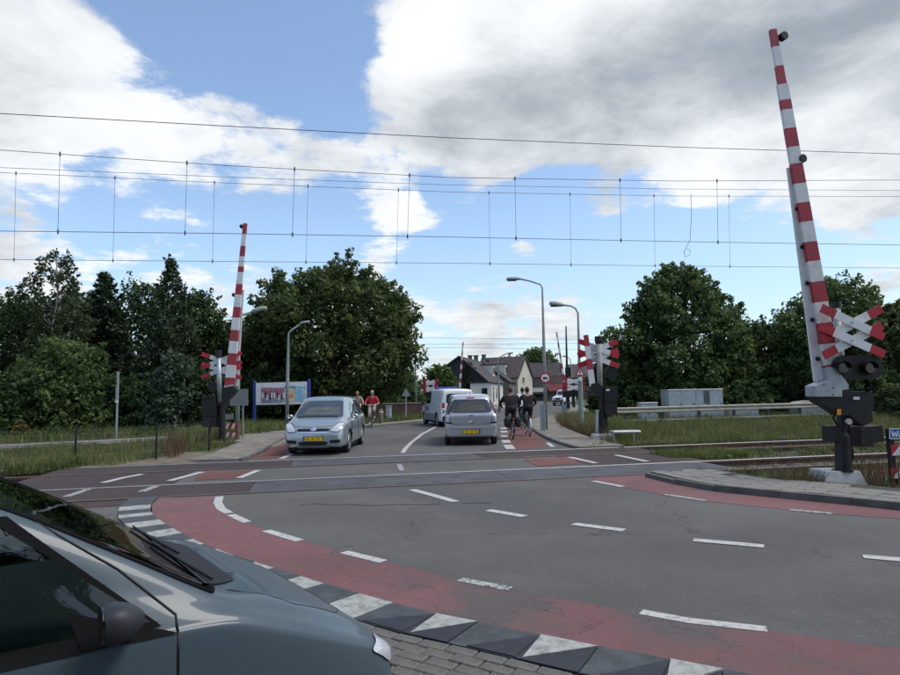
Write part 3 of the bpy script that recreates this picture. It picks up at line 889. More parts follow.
ptree('broadleaf_tree', 'far dark crown showing between raised boom and lamp arm', 232, 320, 70, 44, n=13000, leaf=LF['dark'], crown0=.05, seed=15, group=GL)
ptree('bush', 'big rounded mid green bush in front of the birch', 66, 336, 112, 31, shape='bush', crown0=.0, n=18000, size=.11, leaf=LF['mid'], clumps=55, seed=21, cs=.19, group=GL, cat='bush')
ptree('bush', 'pale blue green shrub in front of the larch', 176, 352, 62, 31.5, shape='bush', crown0=.0, n=9000, size=.10, leaf=LF['blue'], clumps=40, seed=22, cs=.18, group=GL, cat='bush')
ptree('bush', 'dark low bush at the far left end of the cycle path', 8, 372, 90, 29, shape='bush', crown0=.0, n=11000, size=.10, leaf=LF['dark'], clumps=40, seed=23, cs=.2, group=GL, cat='bush')
ptree('bush', 'dark bush between the round bush and the pale shrub', 126, 376, 70, 32, shape='bush', crown0=.0, n=10000, size=.10, leaf=LF['dark'], clumps=40, seed=24, cs=.2, group=GL, cat='bush')
ptree('bush', 'dark bush behind the signal box of the left barrier', 208, 368, 70, 32, shape='bush', crown0=.0, n=10000, size=.10, leaf=LF['dark'], clumps=40, seed=25, cs=.2, group=GL, cat='bush')
ptree('bush', 'yellow flowering low bush beside the cycle path', 24, 424, 22, 27, shape='bush', crown0=.0, n=1800, size=.06, leaf=leaf_mat('leaf_yellow', (.06, .075, .02), (.30, .20, .02), 3.0), clumps=16, seed=26, cs=.22, group=GL, cat='bush')
# the big tree over the billboard
ptree('chestnut_tree', 'huge dense broadleaf tree towering over the white billboard', 328, 263, 178, 41, n=56000, size=.15, leaf=LF['oak'], crown0=.13, shape='broad', clumps=130, seed=31, trunk=.3, cs=.125, lean=.6)
ptree('broadleaf_tree', 'dark tree between the billboard tree and the left barrier', 270, 300, 80, 44, n=15000, leaf=LF['oak'], crown0=.02, seed=32)
ptree('bush', 'dark undergrowth bush behind the billboard posts', 262, 372, 96, 40, shape='bush', crown0=0, n=12000, leaf=LF['dark'], seed=33, cs=.2, cat='bush')
ptree('bush', 'dark undergrowth bush under the big tree beside the billboard', 335, 372, 84, 43, shape='bush', crown0=0, n=12000, leaf=LF['dark'], seed=34, cs=.2, cat='bush')
GB = 'bushes along the brick wall'
ptree('bush', 'mid green bush behind the brick wall under the big tree', 376, 376, 52, 50, shape='bush', crown0=0, n=9000, leaf=LF['mid'], seed=35, cs=.2, group=GB, cat='bush')
ptree('bush', 'fresh green bush behind the brick wall beside the thin lamp post', 404, 366, 46, 56, shape='bush', crown0=0, n=9000, leaf=LF['mid'], seed=36, cs=.2, group=GB, cat='bush')
ptree('young_tree', 'light green young tree in front of the black gabled house', 439, 364, 40, 60, n=8000, leaf=LF['fresh'], seed=37, crown0=.1, cs=.17, group=GB)
ptree('bush', 'small light green shrub against the black gabled house', 451, 378, 20, 62, shape='bush', crown0=0, n=3500, leaf=LF['fresh'], seed=38, cs=.22, group=GB, cat='bush')
ptree('ivy_shrub', 'dark climbing shrub on the gable end of the black house', 469, 361, 22, 70.2, shape='bush', crown0=0, n=7000, leaf=LF['dark'], seed=39, cs=.2, cat='bush', depth=.9)
ptree('broadleaf_tree', 'far round tree behind the house roofs', 537, 348, 46, 120, n=9000, size=.28, leaf=LF['mid'], seed=41, crown0=.3, trunk=.3)
ptree('broadleaf_tree', 'low far tree behind the grey roof ridge', 512, 356, 50, 125, n=7000, size=.28, leaf=LF['dark'], seed=42, crown0=.3, trunk=.3)
ptree('bush', 'dark tall bush right behind the mast of the footway barrier', 609, 352, 44, 46, shape='bush', crown0=0, n=11000, leaf=LF['dark'], seed=44, cs=.18, cat='bush')
# right-hand group
GR = 'trees behind the relay cabinets'
ptree('alder_tree', 'tall bushy tree with a ragged top behind the relay cabinet', 690, 262, 150, 40, n=46000, size=.14, leaf=LF['mid'], crown0=.03, clumps=120, seed=51, trunk=.22, cs=.115, group=GR, shape='ragged', lean=-.5)
ptree('broadleaf_tree', 'dense tree behind the raised boom and crossed boards', 838, 276, 128, 38, n=32000, size=.13, leaf=LF['mid'], crown0=.03, clumps=90, seed=52, trunk=.2, cs=.14, group=GR, shape='broad')
ptree('broadleaf_tree', 'lower dark tree filling the gap left of the raised boom', 768, 322, 92, 42, n=20000, leaf=LF['dark'], crown0=.02, seed=53, group=GR)
ptree('broadleaf_tree', 'olive green tree at the right end of the row', 905, 302, 110, 36, n=24000, leaf=LF['olive'], crown0=.02, seed=54, group=GR)
ptree('broadleaf_tree', 'lower dark tree left of the ragged alder', 634, 342, 66, 42, n=14000, leaf=LF['dark'], crown0=.02, seed=55, group=GR)
ptree('broadleaf_tree', 'tree beyond the frame end of the right row', 985, 300, 120, 40, n=14000, leaf=LF['mid'], crown0=.02, seed=56, group=GR)
for i, (px, py, wp, Y, lf) in enumerate(((640, 385, 62, 37, 'dark'), (690, 372, 80, 38.5, 'dark'), (745, 380, 70, 37, 'mid'), (800, 372, 76, 37.5, 'dark'), (862, 362, 80, 35, 'mid'), (905, 384, 60, 30, 'olive'))):
    lb = ['dark bush left of the tall relay cabinet', 'dark bush right behind the tall relay cabinet', 'mid green bush behind the first concrete cover', 'dark bush behind the barrier drive housing', 'mid green bush behind the warning lights', 'olive bush behind the blue sign board'][i]
    ptree('bush', lb, px, py, wp, Y, shape='bush', crown0=0, n=13000, size=.11, leaf=LF[lf], clumps=50, seed=60 + i, cs=.19, group='undergrowth behind the guard rail', cat='bush')

# grass and weeds
def blades(name, label, area_pts, h, w, m, seed, lean=.35, patch=0.0, pscale=.8):
    r = np.random.default_rng(seed)
    P = np.asarray(area_pts, float); n = len(P)
    if n == 0: return
    an = r.uniform(0, 2 * math.pi, n); hh = h * r.uniform(.45, 1.25, n)
    if patch: hh *= 1 - patch + 2 * patch * (.5 + .5 * np.sin(P[:, 0] * pscale * 2.1 + np.cos(P[:, 1] * pscale * 1.7) * 2))
    dx, dy = np.cos(an), np.sin(an)
    le = r.normal(size=(n, 2)) * lean * hh[:, None]
    V = np.empty((n, 5, 3)); ww = w * r.uniform(.6, 1.3, n)
    V[:, 0] = P + np.stack([dx * ww, dy * ww, 0 * dx], 1); V[:, 1] = P - np.stack([dx * ww, dy * ww, 0 * dx], 1)
    mid = P + np.stack([le[:, 0] * .35, le[:, 1] * .35, hh * .6], 1)
    V[:, 2] = mid - np.stack([dx * ww * .8, dy * ww * .8, 0 * dx], 1); V[:, 3] = mid + np.stack([dx * ww * .8, dy * ww * .8, 0 * dx], 1)
    V[:, 4] = P + np.stack([le[:, 0], le[:, 1], hh], 1)
    b = np.arange(n)[:, None] * 5
    T = np.concatenate([b + np.array([[0, 1, 2]]), b + np.array([[0, 2, 3]]), b + np.array([[3, 2, 4]])], 0)
    o = np_mesh(name, V.reshape(-1, 3), T, m)
    return tag(o, label, 'grass', kind='stuff')
def scatter(poly, n, seed, z=-.03):
    r = np.random.default_rng(seed)
    P = np.array([p[:2] for p in poly], float); lo, hi = P.min(0), P.max(0)
    Q = lo + r.random((n * 4, 2)) * (hi - lo)
    ins = np.zeros(len(Q), bool)
    j = len(P) - 1
    for i in range(len(P)):
        c = ((P[i, 1] > Q[:, 1]) != (P[j, 1] > Q[:, 1])) & (Q[:, 0] < (P[j, 0] - P[i, 0]) * (Q[:, 1] - P[i, 1]) / (P[j, 1] - P[i, 1] + 1e-12) + P[i, 0])
        ins ^= c; j = i
    Q = Q[ins][:n]
    return np.column_stack([Q, np.full(len(Q), z)])
gr_a = leaf_mat('grass_green', (.085, .125, .034), (.190, .195, .072), .9, .3)
gr_b = leaf_mat('grass_dry', (.13, .10, .045), (.20, .15, .075), .9, .25)
gr_c = leaf_mat('weed_green', (.095, .135, .032), (.205, .205, .068), 1.0, .3)
gr_r = leaf_mat('sorrel_rust', (.11, .060, .034), (.18, .11, .06), 1.5, .2)
VL2 = [TR(-34, 5.7), TR(-8.6, 5.7), (-8.5, 17.6), (-8.9, 21.5), (-10.6, 23.6), (-16.5, 19.8), (-30, 12.5)]
VL = [TR(-34, 5.75), TR(-8.9, 5.75), (-8.9, 18), (-9.0, 22), (-9.9, 25.3), (-16.5, 21), (-30, 14)]
blades('grass', 'tall green verge grass between rails and cycle path', scatter(VL2, 36000, 1), .22, .007, gr_a, 2, patch=.3)
blades('grass', 'dry straw stalks standing in the left verge', scatter(VL2, 3500, 3), .34, .005, gr_b, 4)
blades('grass', 'green grass below the trees behind the cycle path', scatter([(-34, 17.5), (-17, 24.6), (-10.8, 28.3), (-8.5, 31), (-12, 33), (-22, 29), (-36, 22)], 14000, 5), .32, .014, gr_a, 6, patch=.3)
blades('grass', 'rusty brown dock stalks beside the left barrier', scatter([G(164, 458), G(172, 459), G(181, 457), G(187, 451), G(184, 447), G(172, 446.5), G(165, 450)], 300, 7), .62, .007, gr_r, 8, lean=.22, patch=.35, pscale=2.5)
blades('grass', 'grass tufts round the feet of the left barrier', scatter([(-9.4, 20.5), (-8.55, 20), (-8.6, 26.4), (-11, 27.5)], 3500, 9), .5, .011, gr_a, 10)
blades('grass', 'weeds beside the billboard post', scatter([(-9.4, 26.5), (-8.2, 28), (-8, 33), (-12, 36), (-13, 32)], 4500, 11), .42, .013, gr_a, 12)
blades('grass', 'grass strip along the left footway before the brick wall', scatter([(-6.8, 30), (-4.5, 34), (-2.2, 38.6), (-.6, 43), (1.5, 50), (-2.5, 52), (-6, 44), (-9, 36)], 9000, 13), .28, .016, gr_a, 14)
VR = [TR(5.3, 5.75), TR(32, 5.75), TR(32, 9.5), (22, 33), (10, 29.2), (5.7, 28), (4.95, 24), (4.85, 19.6)]
blades('grass', 'tall green weeds between the rails and the guard rail', scatter(VR, 26000, 15), .27, .007, gr_c, 16, patch=.6)
blades('grass', 'dry stalks mixed into the weeds before the guard rail', scatter(VR, 6000, 115), .36, .006, gr_b, 116, patch=.5)
blades('grass', 'dry grass along the right footway by the far barrier', scatter([(4.85, 20.5), (5.6, 20.6), (5.9, 27), (5.5, 33), (4.9, 28)], 3400, 17), .62, .006, gr_b, 18)
blades('grass', 'tall green grass round the sign post', scatter([(5.0, 21), (6.6, 21.5), (7.5, 33), (5.6, 34), (5.0, 28)], 4600, 19), .62, .007, gr_c, 20)
blades('grass', 'grass behind the guard rail by the cabinets', scatter([(8, 30.5), (30, 36), (30, 42), (7, 37)], 8000, 21), .35, .016, gr_a, 22)
blades('grass', 'weeds growing between the two tracks', scatter([TR(6.6, 1.8), TR(24, 1.8), TR(24, 3.5), TR(6.6, 3.5)], 7500, 23, -.13), .16, .007, gr_c, 24, patch=.6, pscale=1.6)
blades('grass', 'thick weed clump at the deck end between the tracks', scatter([TR(5.95, 2.3), TR(8.1, 2.3), TR(8.1, 3.6), TR(5.95, 3.6)], 3600, 25, -.10), .24, .007, gr_c, 26)
blades('grass', 'sparse weeds in the near ballast', scatter([TR(6.3, -1.5), TR(24, -1.5), TR(24, 1.0), TR(6.3, 1.0)], 3200, 27, -.14), .17, .009, gr_b, 28)
blades('grass', 'weeds between footway tiles and near rail', scatter([TR(4.4, -.3), TR(14, -.3), TR(14, -2.5), (8, 9.3), (6.4, 10.2), (5.0, 11.4)], 4200, 29, -.02), .12, .006, gr_a, 30, patch=.4)
blades('grass', 'brown weeds at the foot of the near barrier', scatter([(6.85, 10.35), (7.5, 10.4), (7.9, 11.2), (6.9, 11.3)], 170, 31, -.02), .5, .007, gr_r, 32, lean=.2)
blades('grass', 'brown and green weeds left of the near barrier base', scatter([(5.6, 10.7), (6.2, 10.5), (6.3, 11.2), (5.7, 11.4)], 360, 33, -.02), .3, .006, gr_b, 34)
blades('grass', 'grass tufts on the dirt strip beside the far rail', scatter([TR(-9.8, 5.7), TR(-7.4, 5.6), (-8.0, 18.8), (-9.3, 18)], 1500, 45, 0), .2, .007, gr_a, 46)
blades('grass', 'short grass round the control box of the left barrier', scatter([(-9.6, 18.6), (-8.0, 19.2), (-7.5, 21.5), (-8.3, 24.8), (-9.9, 24.5)], 4500, 47), .2, .007, gr_a, 48, patch=.4)
blades('grass', 'weeds at the left end of the crossing deck', scatter([TR(-9.6, 4.8), TR(-8.2, 5.2), TR(-8.2, 6.2), TR(-9.8, 6.2)], 900, 35, -.05), .35, .011, gr_a, 36)

def weed_clumps(label, poly, n, seed, hmax, m, leaves=26, size=.035):
    r = np.random.default_rng(seed); P = scatter(poly, n, seed)
    Rr = r.uniform(.35, 1.0, len(P)) * hmax; C = P.copy(); C[:, 2] += Rr * .55
    V, Fq = leaf_cloud(C, Rr, len(P) * leaves, size, seed, shell=.3)
    V[:, 2] = np.maximum(V[:, 2], -.03)
    tag(np_mesh('weeds', V, Fq, m), label, 'weeds', kind='stuff')
weed_clumps('broad leaved weeds scattered through the right verge', VR, 420, 71, .22, LF['mid'])
weed_clumps('broad leaved weeds scattered through the left verge', VL2, 300, 72, .20, LF['mid'])
weed_clumps('pale herbs growing between the tracks', [TR(6.3, 1.9), TR(22, 1.9), TR(22, 3.4), TR(6.3, 3.4)], 150, 73, .15, LF['olive'])
weed_clumps('nettles along the foot of the guard rail', [(8.2, 28.6), (26, 33.6), (26, 34.6), (8.2, 29.4)], 200, 74, .28, LF['mid'], size=.05)
weed_clumps('low herbs beside the near barrier base', [(5.0, 11.2), (6.0, 10.6), (9.2, 9.6), (10, 11), (6, 12)], 90, 75, .11, LF['olive'], size=.022)
weed_clumps('low hedge plants along the cycle path below the trees', [(-30, 20.5), (-17.4, 26), (-12, 29.6), (-13.5, 31), (-19, 28), (-31, 22.5)], 260, 76, .45, LF['dark'], size=.06)

# ------------------------------------------------------------------ railway crossing equipment
XA = np.array([1.0, 0, 0]); YA = np.array([0, 1.0, 0]); ZA = np.array([0, 0, 1.0])
def band_boom(p0, p1, w0, w1, ys, first_red, depth, split=None):
    """boom p0 (tip) -> p1 (foot) painted in bands; ys = band limits as fractions"""
    mb = MB(); red = first_red
    p0, p1 = np.array(p0), np.array(p1)
    for a, b in zip(ys[:-1], ys[1:]):
        wa, wb = w0 + (w1 - w0) * a, w0 + (w1 - w0) * b
        if split and b > split[0] - 1e-6: wa, wb = [split[1] + (w1 - split[1]) * (q - split[0]) / (1 - split[0]) for q in (a, b)]
        mb.m(0 if red else 1).bar(p0 + (p1 - p0) * a, p0 + (p1 - p0) * b, wa, wb, depth * (.7 + .3 * b), XA)
        red = not red
    return mb
def cross_board(mb_list, q, pa, pb, w, dy, parent, org, tip=.22, t=.025):
    a, b = np.array(q(*pa, dy)), np.array(q(*pb, dy))
    mb = MB()
    side = np.cross(b - a, YA)
    mb.m(0).bar(a, a + (b - a) * tip, w, w, t, side)
    mb.m(1).bar(a + (b - a) * tip, b - (b - a) * tip, w, w, t, side)
    mb.m(0).bar(b - (b - a) * tip, b, w, w, t, side)
    return mb.build('cross_board', [sign_red, sign_white], parent, org=org)

# -- near right barrier with crossed boards facing the camera
Y0 = 10.75
q = lambda x, y, dy=0.0: AT(x, y, Y0 + dy)
m_px = Y0 / F
org = gnd(845, Y0); org[2] = 0
B = thing('crossing_barrier', 'tall raised barrier with crossed boards and dark warning lights on white concrete block', 'barrier', org, group='crossing barriers')
tip, foot = q(772.5, 30, .1), q(832.5, 374, .1)
tot = 374 - 30
ys = [(y - 30) / tot for y in (30, 48, 68, 87, 103, 113, 132, 151, 168, 188, 207, 226, 246, 265, 285, 305, 325, 345, 365, 374)]
ys[0], ys[-1] = 0, 1
bm = band_boom(tip, foot, .115, .25, ys, True, .10, split=(ys[4], .185))
boom = bm.build('boom', [boom_red, boom_white], B, org=org)
for lx, ly, by in ((783, 36.5, 36), (801.5, 159, 158)):
    mb = MB(); c = q(lx, ly, .1)
    mb.disc(c, (0.3, -1, 0), .075, .10, 14); mb.bar(q(lx - 9, ly - .5, .1), c, .03, .03, .03, ZA)
    mb.build('boom_lamp', black_plastic, boom, org=org, auto=35)
# hanging skirt folded alongside the boom
mb = MB(); a, b = q(789, 168, .16), q(818.5, 381, .16)
mb.bar(a, b, .08, .155, .05, XA)
for k in (.2, .38, .55, .72, .9):
    c = a + (b - a) * k; mb.m(1).bar(c + np.array([.0, -.04, .05]), c + np.array([.13, -.03, -.12]), .02, .02, .02, XA); mb.m(2).disc(c + np.array([.02, -.035, 0]), YA, .035, .03, 8); mb.m(0)
mb.build('boom_skirt', [boom_white, galv, black_plastic], B, org=org)
# housing
mb = MB(); P = [(810.5, 386), (824, 380.5), (836, 385.6), (836, 396.5), (811, 396.5)]
mb.slab([q(*p, .05) for p in P], YA, .34)
mb.build('drive_housing', galv, B, org=org)
mb = MB(); mb.slab([q(*p, .05) for p in ((826, 367), (833, 368), (845, 385), (845, 393), (834, 392), (826, 381))], YA, .2)
mb.build('boom_socket', galv, B, org=org)
mb = MB()
mb.slab([q(*p, .05) for p in ((812, 396.6), (840, 396.6), (846, 404), (846, 415), (836, 415), (826, 408), (815, 402))], YA, .30)
mb.slab([q(*p, .04) for p in ((834, 391), (846, 389), (850, 398), (866, 410), (868, 421), (858, 426), (846, 415), (836, 405))], YA, .26)
mb.slab([q(*p, .07) for p in ((846, 392), (866, 391.5), (869, 394), (869, 411), (856, 410), (848, 400))], YA, .24)
mb.build('drive_mechanism', black_paint, B, org=org)
mb = MB(); mb.slab([q(*p, -.16) for p in ((853.5, 396.8), (859.5, 396.8), (859.5, 399.6), (853.5, 399.6))], YA, .01); mb.build('rating_plate', sign_white, B, org=org)
mb = MB(); mb.slab([q(*p, -.17) for p in ((837, 409), (841, 409), (841, 415), (837, 415))], YA, .01); mb.build('warning_sticker', lamp_amber, B, org=org)
mb = MB(); mb.slab([q(*p, .05) for p in ((855, 427), (877, 425), (878.5, 441), (868, 442.5), (868, 446), (856, 446))], YA, .28); mb.build('counterweight', black_paint, B, org=org)
mb = MB(); mb.slab([q(*p, .08) for p in ((824.8, 426), (837.5, 425.5), (838, 441), (826, 441.5))], YA, .2); mb.build('cable_box', black_paint, B, org=org)
mb = MB(); mb.tube([q(843, 471, .05), q(843, 436, .05)], .125, 14); mb.tube([q(843, 437, .05), q(842.5, 431, .05), q(842.5, 428, .05)], [.125, .075, .075], 14)
mb.tube([q(842.5, 430, .05), q(842, 404, .05)], .085, 12); mb.disc(q(843, 470.3, .05), ZA, .17, .03, 14)
mb.tube([q(849.5, 470, .0), q(850, 432, .0), q(847, 422, .0)], .035, 8)
mb.build('post', black_paint, B, org=org, auto=40)
for k_, pts_ in enumerate((((866, 392, -.1), (872, 386, -.05), (868, 380, .1), (856, 378, .12)), ((838, 426, -.05), (833, 418, -.12), (838, 408, -.13)), ((852, 446, .0), (853, 456, .05), (849, 468, .08)))):
    MB().tube([q(*p) for p in pts_], .014, 6).build('cable', black_rubber, B, org=org, smooth=True)
for bx_, by_ in ((813, 388), (813, 394.5), (833.5, 388), (833.5, 394.5), (824, 384.5)):
    MB().disc(q(bx_, by_, -.125), YA, .011, .02, 6).build('bolt', steel_dull, B, org=org)
for bx_, by_ in ((862, 430), (873, 430), (863, 441), (874, 439.5)):
    MB().disc(q(bx_, by_, -.095), YA, .014, .02, 6).build('bolt', steel_dull, B, org=org)
for bx_, by_ in ((852, 322.5), (852, 340.5)):
    MB().disc(q(bx_, by_, -.075), YA, .018, .02, 8).build('bolt', galv, B, org=org)
mb = MB(); mb.disc(q(848.5, 421.5, -.1), YA, .05, .05, 12); mb.build('hinge_cap', galv, B, org=org)
mb = MB(); c0, c1 = G(824.5, 487), G(869, 486.5)
P = [(c0[0], c0[1], -.02), (c1[0], c1[1], -.02), (c1[0], c1[1] + .55, -.02), (c0[0], c0[1] + .55, -.02)]
top = [(p[0] + (.06 if i in (0, 3) else -.10), p[1] + (.04 if i < 2 else -.04), .25) for i, p in enumerate(P)]
mb.add(P + top, [(4, 5, 6, 7), (0, 1, 5, 4), (1, 2, 6, 5), (2, 3, 7, 6), (3, 0, 4, 7), (3, 2, 1, 0)])
base = mb.build('concrete_base', concrete_white, B, org=org)
# mast, boards, lights
mb = MB(); mb.tube([q(845, 420, .25), q(836, 303, .25)], .065, 12); mb.build('mast', pole_grey, B, org=org, smooth=True)
mb = MB(); mb.disc(q(836, 305, .25), ZA, .085, .12, 12); mb.build('mast_cap', black_paint, B, org=org)
bw = .145
cross_board(None, q, (881.5, 308.5), (822, 340), bw, -.02, B, org)
cross_board(None, q, (821.5, 308), (884, 337), bw, -.06, B, org)
cross_board(None, q, (882, 325.5), (823.5, 355.5), bw, -.02, B, org)
cross_board(None, q, (819.5, 326), (884.5, 354.5), bw, -.06, B, org)
mb = MB()
for x in (843.5, 870.5): mb.disc(q(x, 367.5, .0), YA, 12.2 * m_px, .03, 28)
mb.slab([q(*p, .0) for p in ((843, 355.6), (871, 355.6), (871, 379.4), (843, 379.4))], YA, .032)
lb = mb.build('light_backboard', black_paint, B, org=org)
for x in (843.5, 870.5):
    mb = MB(); mb.disc(q(x, 368, -.06), YA, .105, .10, 20)
    c = q(x, 368, -.14); pts = []
    for k in range(9):
        an = math.pi * (k / 8); pts.append((c[0] + .115 * math.cos(an), c[1], c[2] + .115 * math.sin(an)))
    for k in range(8):
        a, b = np.array(pts[k]), np.array(pts[k + 1]); mb.add([a + YA * .12, b + YA * .12, b - YA * .05, a - YA * .05], [(0, 1, 2, 3), (3, 2, 1, 0)])
    w_ = mb.build('warning_light', black_paint, B, org=org)
    mb = MB(); mb.disc(q(x, 368, -.115), YA, .085, .012, 20); mb.build('lens', mat('dark_red_lens', (.016, .006, .006), rough=.2, coat=.5), w_, org=org)

# -- left barrier on the far side, seen from behind
Y1 = 22.9
q = lambda x, y, dy=0.0: AT(x, y, Y1 + dy)
org = gnd(226, Y1); org[2] = 0
B = thing('crossing_barrier', 'raised barrier with grey mast and black control box beside the billboard verge', 'barrier', org, group='crossing barriers')
tip, foot = q(245.3, 223.5), q(229, 392)
tot = 392 - 223.5
ys = [(y - 223.5) / tot for y in (223.5, 234, 246.5, 257, 267.5, 273, 285, 295.6, 308, 318.6, 331, 342, 354, 365.5, 378, 386, 392)]
bm = band_boom(tip, foot, .14, .36, ys, True, .11)
boom = bm.build('boom', [boom_red, boom_white], B, org=org)
mb = MB(); mb.bar(q(243, 290, .12), q(236, 386, .12), .08, .14, .04, XA); mb.build('boom_skirt', boom_white, B, org=org)
for lx, ly in ((241.5, 226.5), (233.8, 295)):
    mb = MB(); c = q(lx, ly); mb.disc(c, (0.2, -1, 0), .07, .10, 12); mb.bar(c, q(lx + 4, ly), .03, .03, .03, ZA); mb.build('boom_lamp', black_plastic, boom, org=org)
mb = MB(); mb.slab([q(*p) for p in ((224, 388), (234, 386), (238, 390), (233, 396), (226, 403), (219, 406), (217, 398))], YA, .3); mb.build('drive_mechanism', black_paint, B, org=org)
mb = MB(); mb.slab([q(*p) for p in ((226, 386), (233.5, 384), (234, 391), (226.5, 394))], YA, .22); mb.build('boom_socket', galv, B, org=org)
mb = MB(); mb.slab([q(*p) for p in ((204, 397.5), (218.5, 396), (218.5, 416), (204, 415.5))], YA, .45); mb.slab([q(*p) for p in ((204.6, 416.2), (218, 416.7), (218, 427), (204.6, 426.5))], YA, .42); mb.slab([q(*p) for p in ((203.6, 396.8), (219, 395.3), (219, 397.2), (203.6, 398.7))], YA, .5)
mb.build('control_box', black_paint, B, org=org)
mb = MB(); mb.tube([q(222, 443), q(222, 402)], .12, 12); mb.tube([q(209.5, 443), q(209.5, 427)], .05, 8); mb.build('post', black_paint, B, org=org, auto=40)
mb = MB(); mb.tube([q(220, 402, -.12), q(218.7, 356, -.12)], .085, 12); mb.build('mast', galv, B, org=org, smooth=True)
mb = MB(); mb.disc(q(218.6, 353.5, -.12), ZA, .12, .26, 12); mb.build('mast_cap', black_paint, B, org=org)
for pa, pb in (((201.5, 353.5), (241, 377.5)), ((241, 352), (201.5, 376.5)), ((201.5, 365), (241, 389 - 12)), ((241, 364), (201.5, 366))):
    pass
for dy_, pa, pb in ((.03, (201.5, 353.7), (241.5, 368.5)), (.07, (241.5, 352.5), (201.5, 367.5)), (.03, (201.5, 363.5), (241.5, 378)), (.07, (241.5, 362), (201.5, 377.5))):
    cross_board(None, q, pa, pb, .15, dy_, B, org)
mb = MB()
for x in (213, 224.5): mb.disc(q(x, 387, .15), YA, .2, .06, 20)
mb.build('light_backboard', black_paint, B, org=org)
# striped board and grey plate near that barrier
o2 = gnd(231, 23.6)
S = thing('striped_board', 'two red and white striped boards on posts at the left barrier', 'marker', o2)
for k, (ya, yb) in enumerate(((423.5, 428.7), (432.7, 437.8))):
    mb = MB(); xs = [223.5, 226, 229, 232, 235, 238]
    for i in range(5):
        mb.m(i % 2).slab([AT(xs[i] + 1.0, ya, 23.6), AT(xs[i + 1] + 1.0, ya, 23.6), AT(xs[i + 1] - 1, yb, 23.6), AT(xs[i] - 1, yb, 23.6)], YA, .03)
    mb.build('striped_plate', [sign_red, sign_white], S, org=o2)
for x in (224, 237.8):
    mb = MB(); mb.tube([AT(x, 443, 23.65), AT(x, 421, 23.65)], .07, 8); mb.build('wooden_post', wood, S, org=o2)
o2 = gnd(240, 24.2)
S = thing('information_plate', 'plain grey sign plate seen from behind, right of the left barrier', 'sign', o2)
mb = MB(); mb.slab([AT(*p, 24.2) for p in ((230, 389.5), (248, 389), (248, 405.5), (230, 406))], YA, .02); mb.build('plate', sign_back, S, org=o2)
mb = MB(); mb.tube([AT(243, 442, 24.25), AT(243, 389, 24.25)], .03, 8); mb.build('post', pole_grey, S, org=o2)
mb = MB(); mb.slab([AT(*p, 24.1) for p in ((223, 414), (233, 414), (233, 419.5), (223, 419.5))], YA, .03); mb.build('lower_plate', sign_back, S, org=o2)

# -- right barrier on the far side
Y2 = 20.9
q = lambda x, y, dy=0.0: AT(x, y, Y2 + dy)
org = gnd(602, Y2); org[2] = 0
B = thing('crossing_barrier', 'short footway boom with pale mast, black cap and crossed boards seen from behind', 'barrier', org, group='crossing barriers')
tip, foot = q(585.8, 335, -.1), q(592.5, 386, -.1)
bm = band_boom(tip, foot, .155, .19, [0, .22, .47, .68, 1], True, .09); bm.build('boom', [boom_red, boom_white], B, org=org)
mb = MB(); mb.slab([q(*p) for p in ((590, 384), (596, 383), (604, 388), (604, 397), (596, 396.5), (590, 391))], YA, .3); mb.build('drive_mechanism', black_paint, B, org=org)
mb = MB(); mb.tube([q(600.3, 391), q(598.6, 341)], .095, 12); mb.build('mast', concrete, B, org=org, smooth=True)
mb = MB(); mb.tube([q(598.6, 344), q(598.5, 341), q(598.5, 336.5)], [.10, .13, .13], 12); mb.build('mast_cap', black_paint, B, org=org)
mb = MB(); mb.slab([q(*p) for p in ((603, 387), (616, 386), (616, 401), (603, 401.5))], YA, .4); mb.slab([q(*p) for p in ((603, 402.5), (615.7, 402), (615.7, 412), (611, 412.5), (611, 417), (606, 417), (603, 411))], YA, .36); mb.build('control_box', black_paint, B, org=org)
mb = MB(); mb.slab([q(*p, -.21) for p in ((606, 389.2), (609.5, 389), (609.5, 390.8), (606, 391))], YA, .01); mb.build('rating_plate', sign_white, B, org=org)
mb = MB(); mb.tube([q(602.5, 436), q(602, 390)], .12, 12); mb.tube([q(606, 436, .1), q(606, 412, .1)], .06, 8); mb.build('post', black_paint, B, org=org, auto=40)
mb = MB(); mb.tube([q(596.8, 434, -.15), q(596.8, 411, -.15)], .045, 8); mb.disc(q(596.8, 411, -.15), ZA, .07, .06, 8); mb.build('conduit', galv, B, org=org)
mb = MB(); c = q(602.5, 438.5); mb.box((c[0], c[1], .10), (.66, .5, .24), 0, bev=.03); mb.build('concrete_base', concrete_white, B, org=org)
for dy_, pa, pb in ((.12, (578.5, 340.5), (618, 367)), (.16, (617, 340.5), (577.5, 367)), (.12, (578, 351), (618.5, 354)), ):
    pass
for dy_, pa, pb in ((.12, (578.5, 341), (619, 356.5)), (.16, (617.5, 341.5), (578, 356)), (.12, (577.8, 351.5), (619, 366)), (.16, (618.5, 350), (578, 366))):
    cross_board(None, q, pa, pb, .175, dy_, B, org)
mb = MB()
for x in (597, 611): mb.disc(q(x, 373, .25), YA, .21, .08, 20)
mb.build('light_backboard', black_paint, B, org=org)

# -- low steel plate on one leg beside it
o2 = gnd(626, 19.8); o2[2] = 0
S = thing('steel_stand', 'low pale steel plate on a single leg beside the far footway barrier', 'stand', o2)
mb = MB(); a, b = AT(611, 432, 19.8), AT(639.5, 431.5, 19.8); c = (a + b) / 2; mb.box(c, (b[0] - a[0], .42, .09), 0, bev=.03); mb.build('plate', galv, S, org=o2)
mb = MB(); p = AT(633.5, 433, 19.8); mb.tube([(p[0], p[1], -.05), p], .03, 8); mb.build('leg', galv, S, org=o2)
mb = MB(); p = AT(614, 433, 19.8); mb.tube([(p[0], p[1], -.05), p], .03, 8); mb.build('leg', galv, S, org=o2)

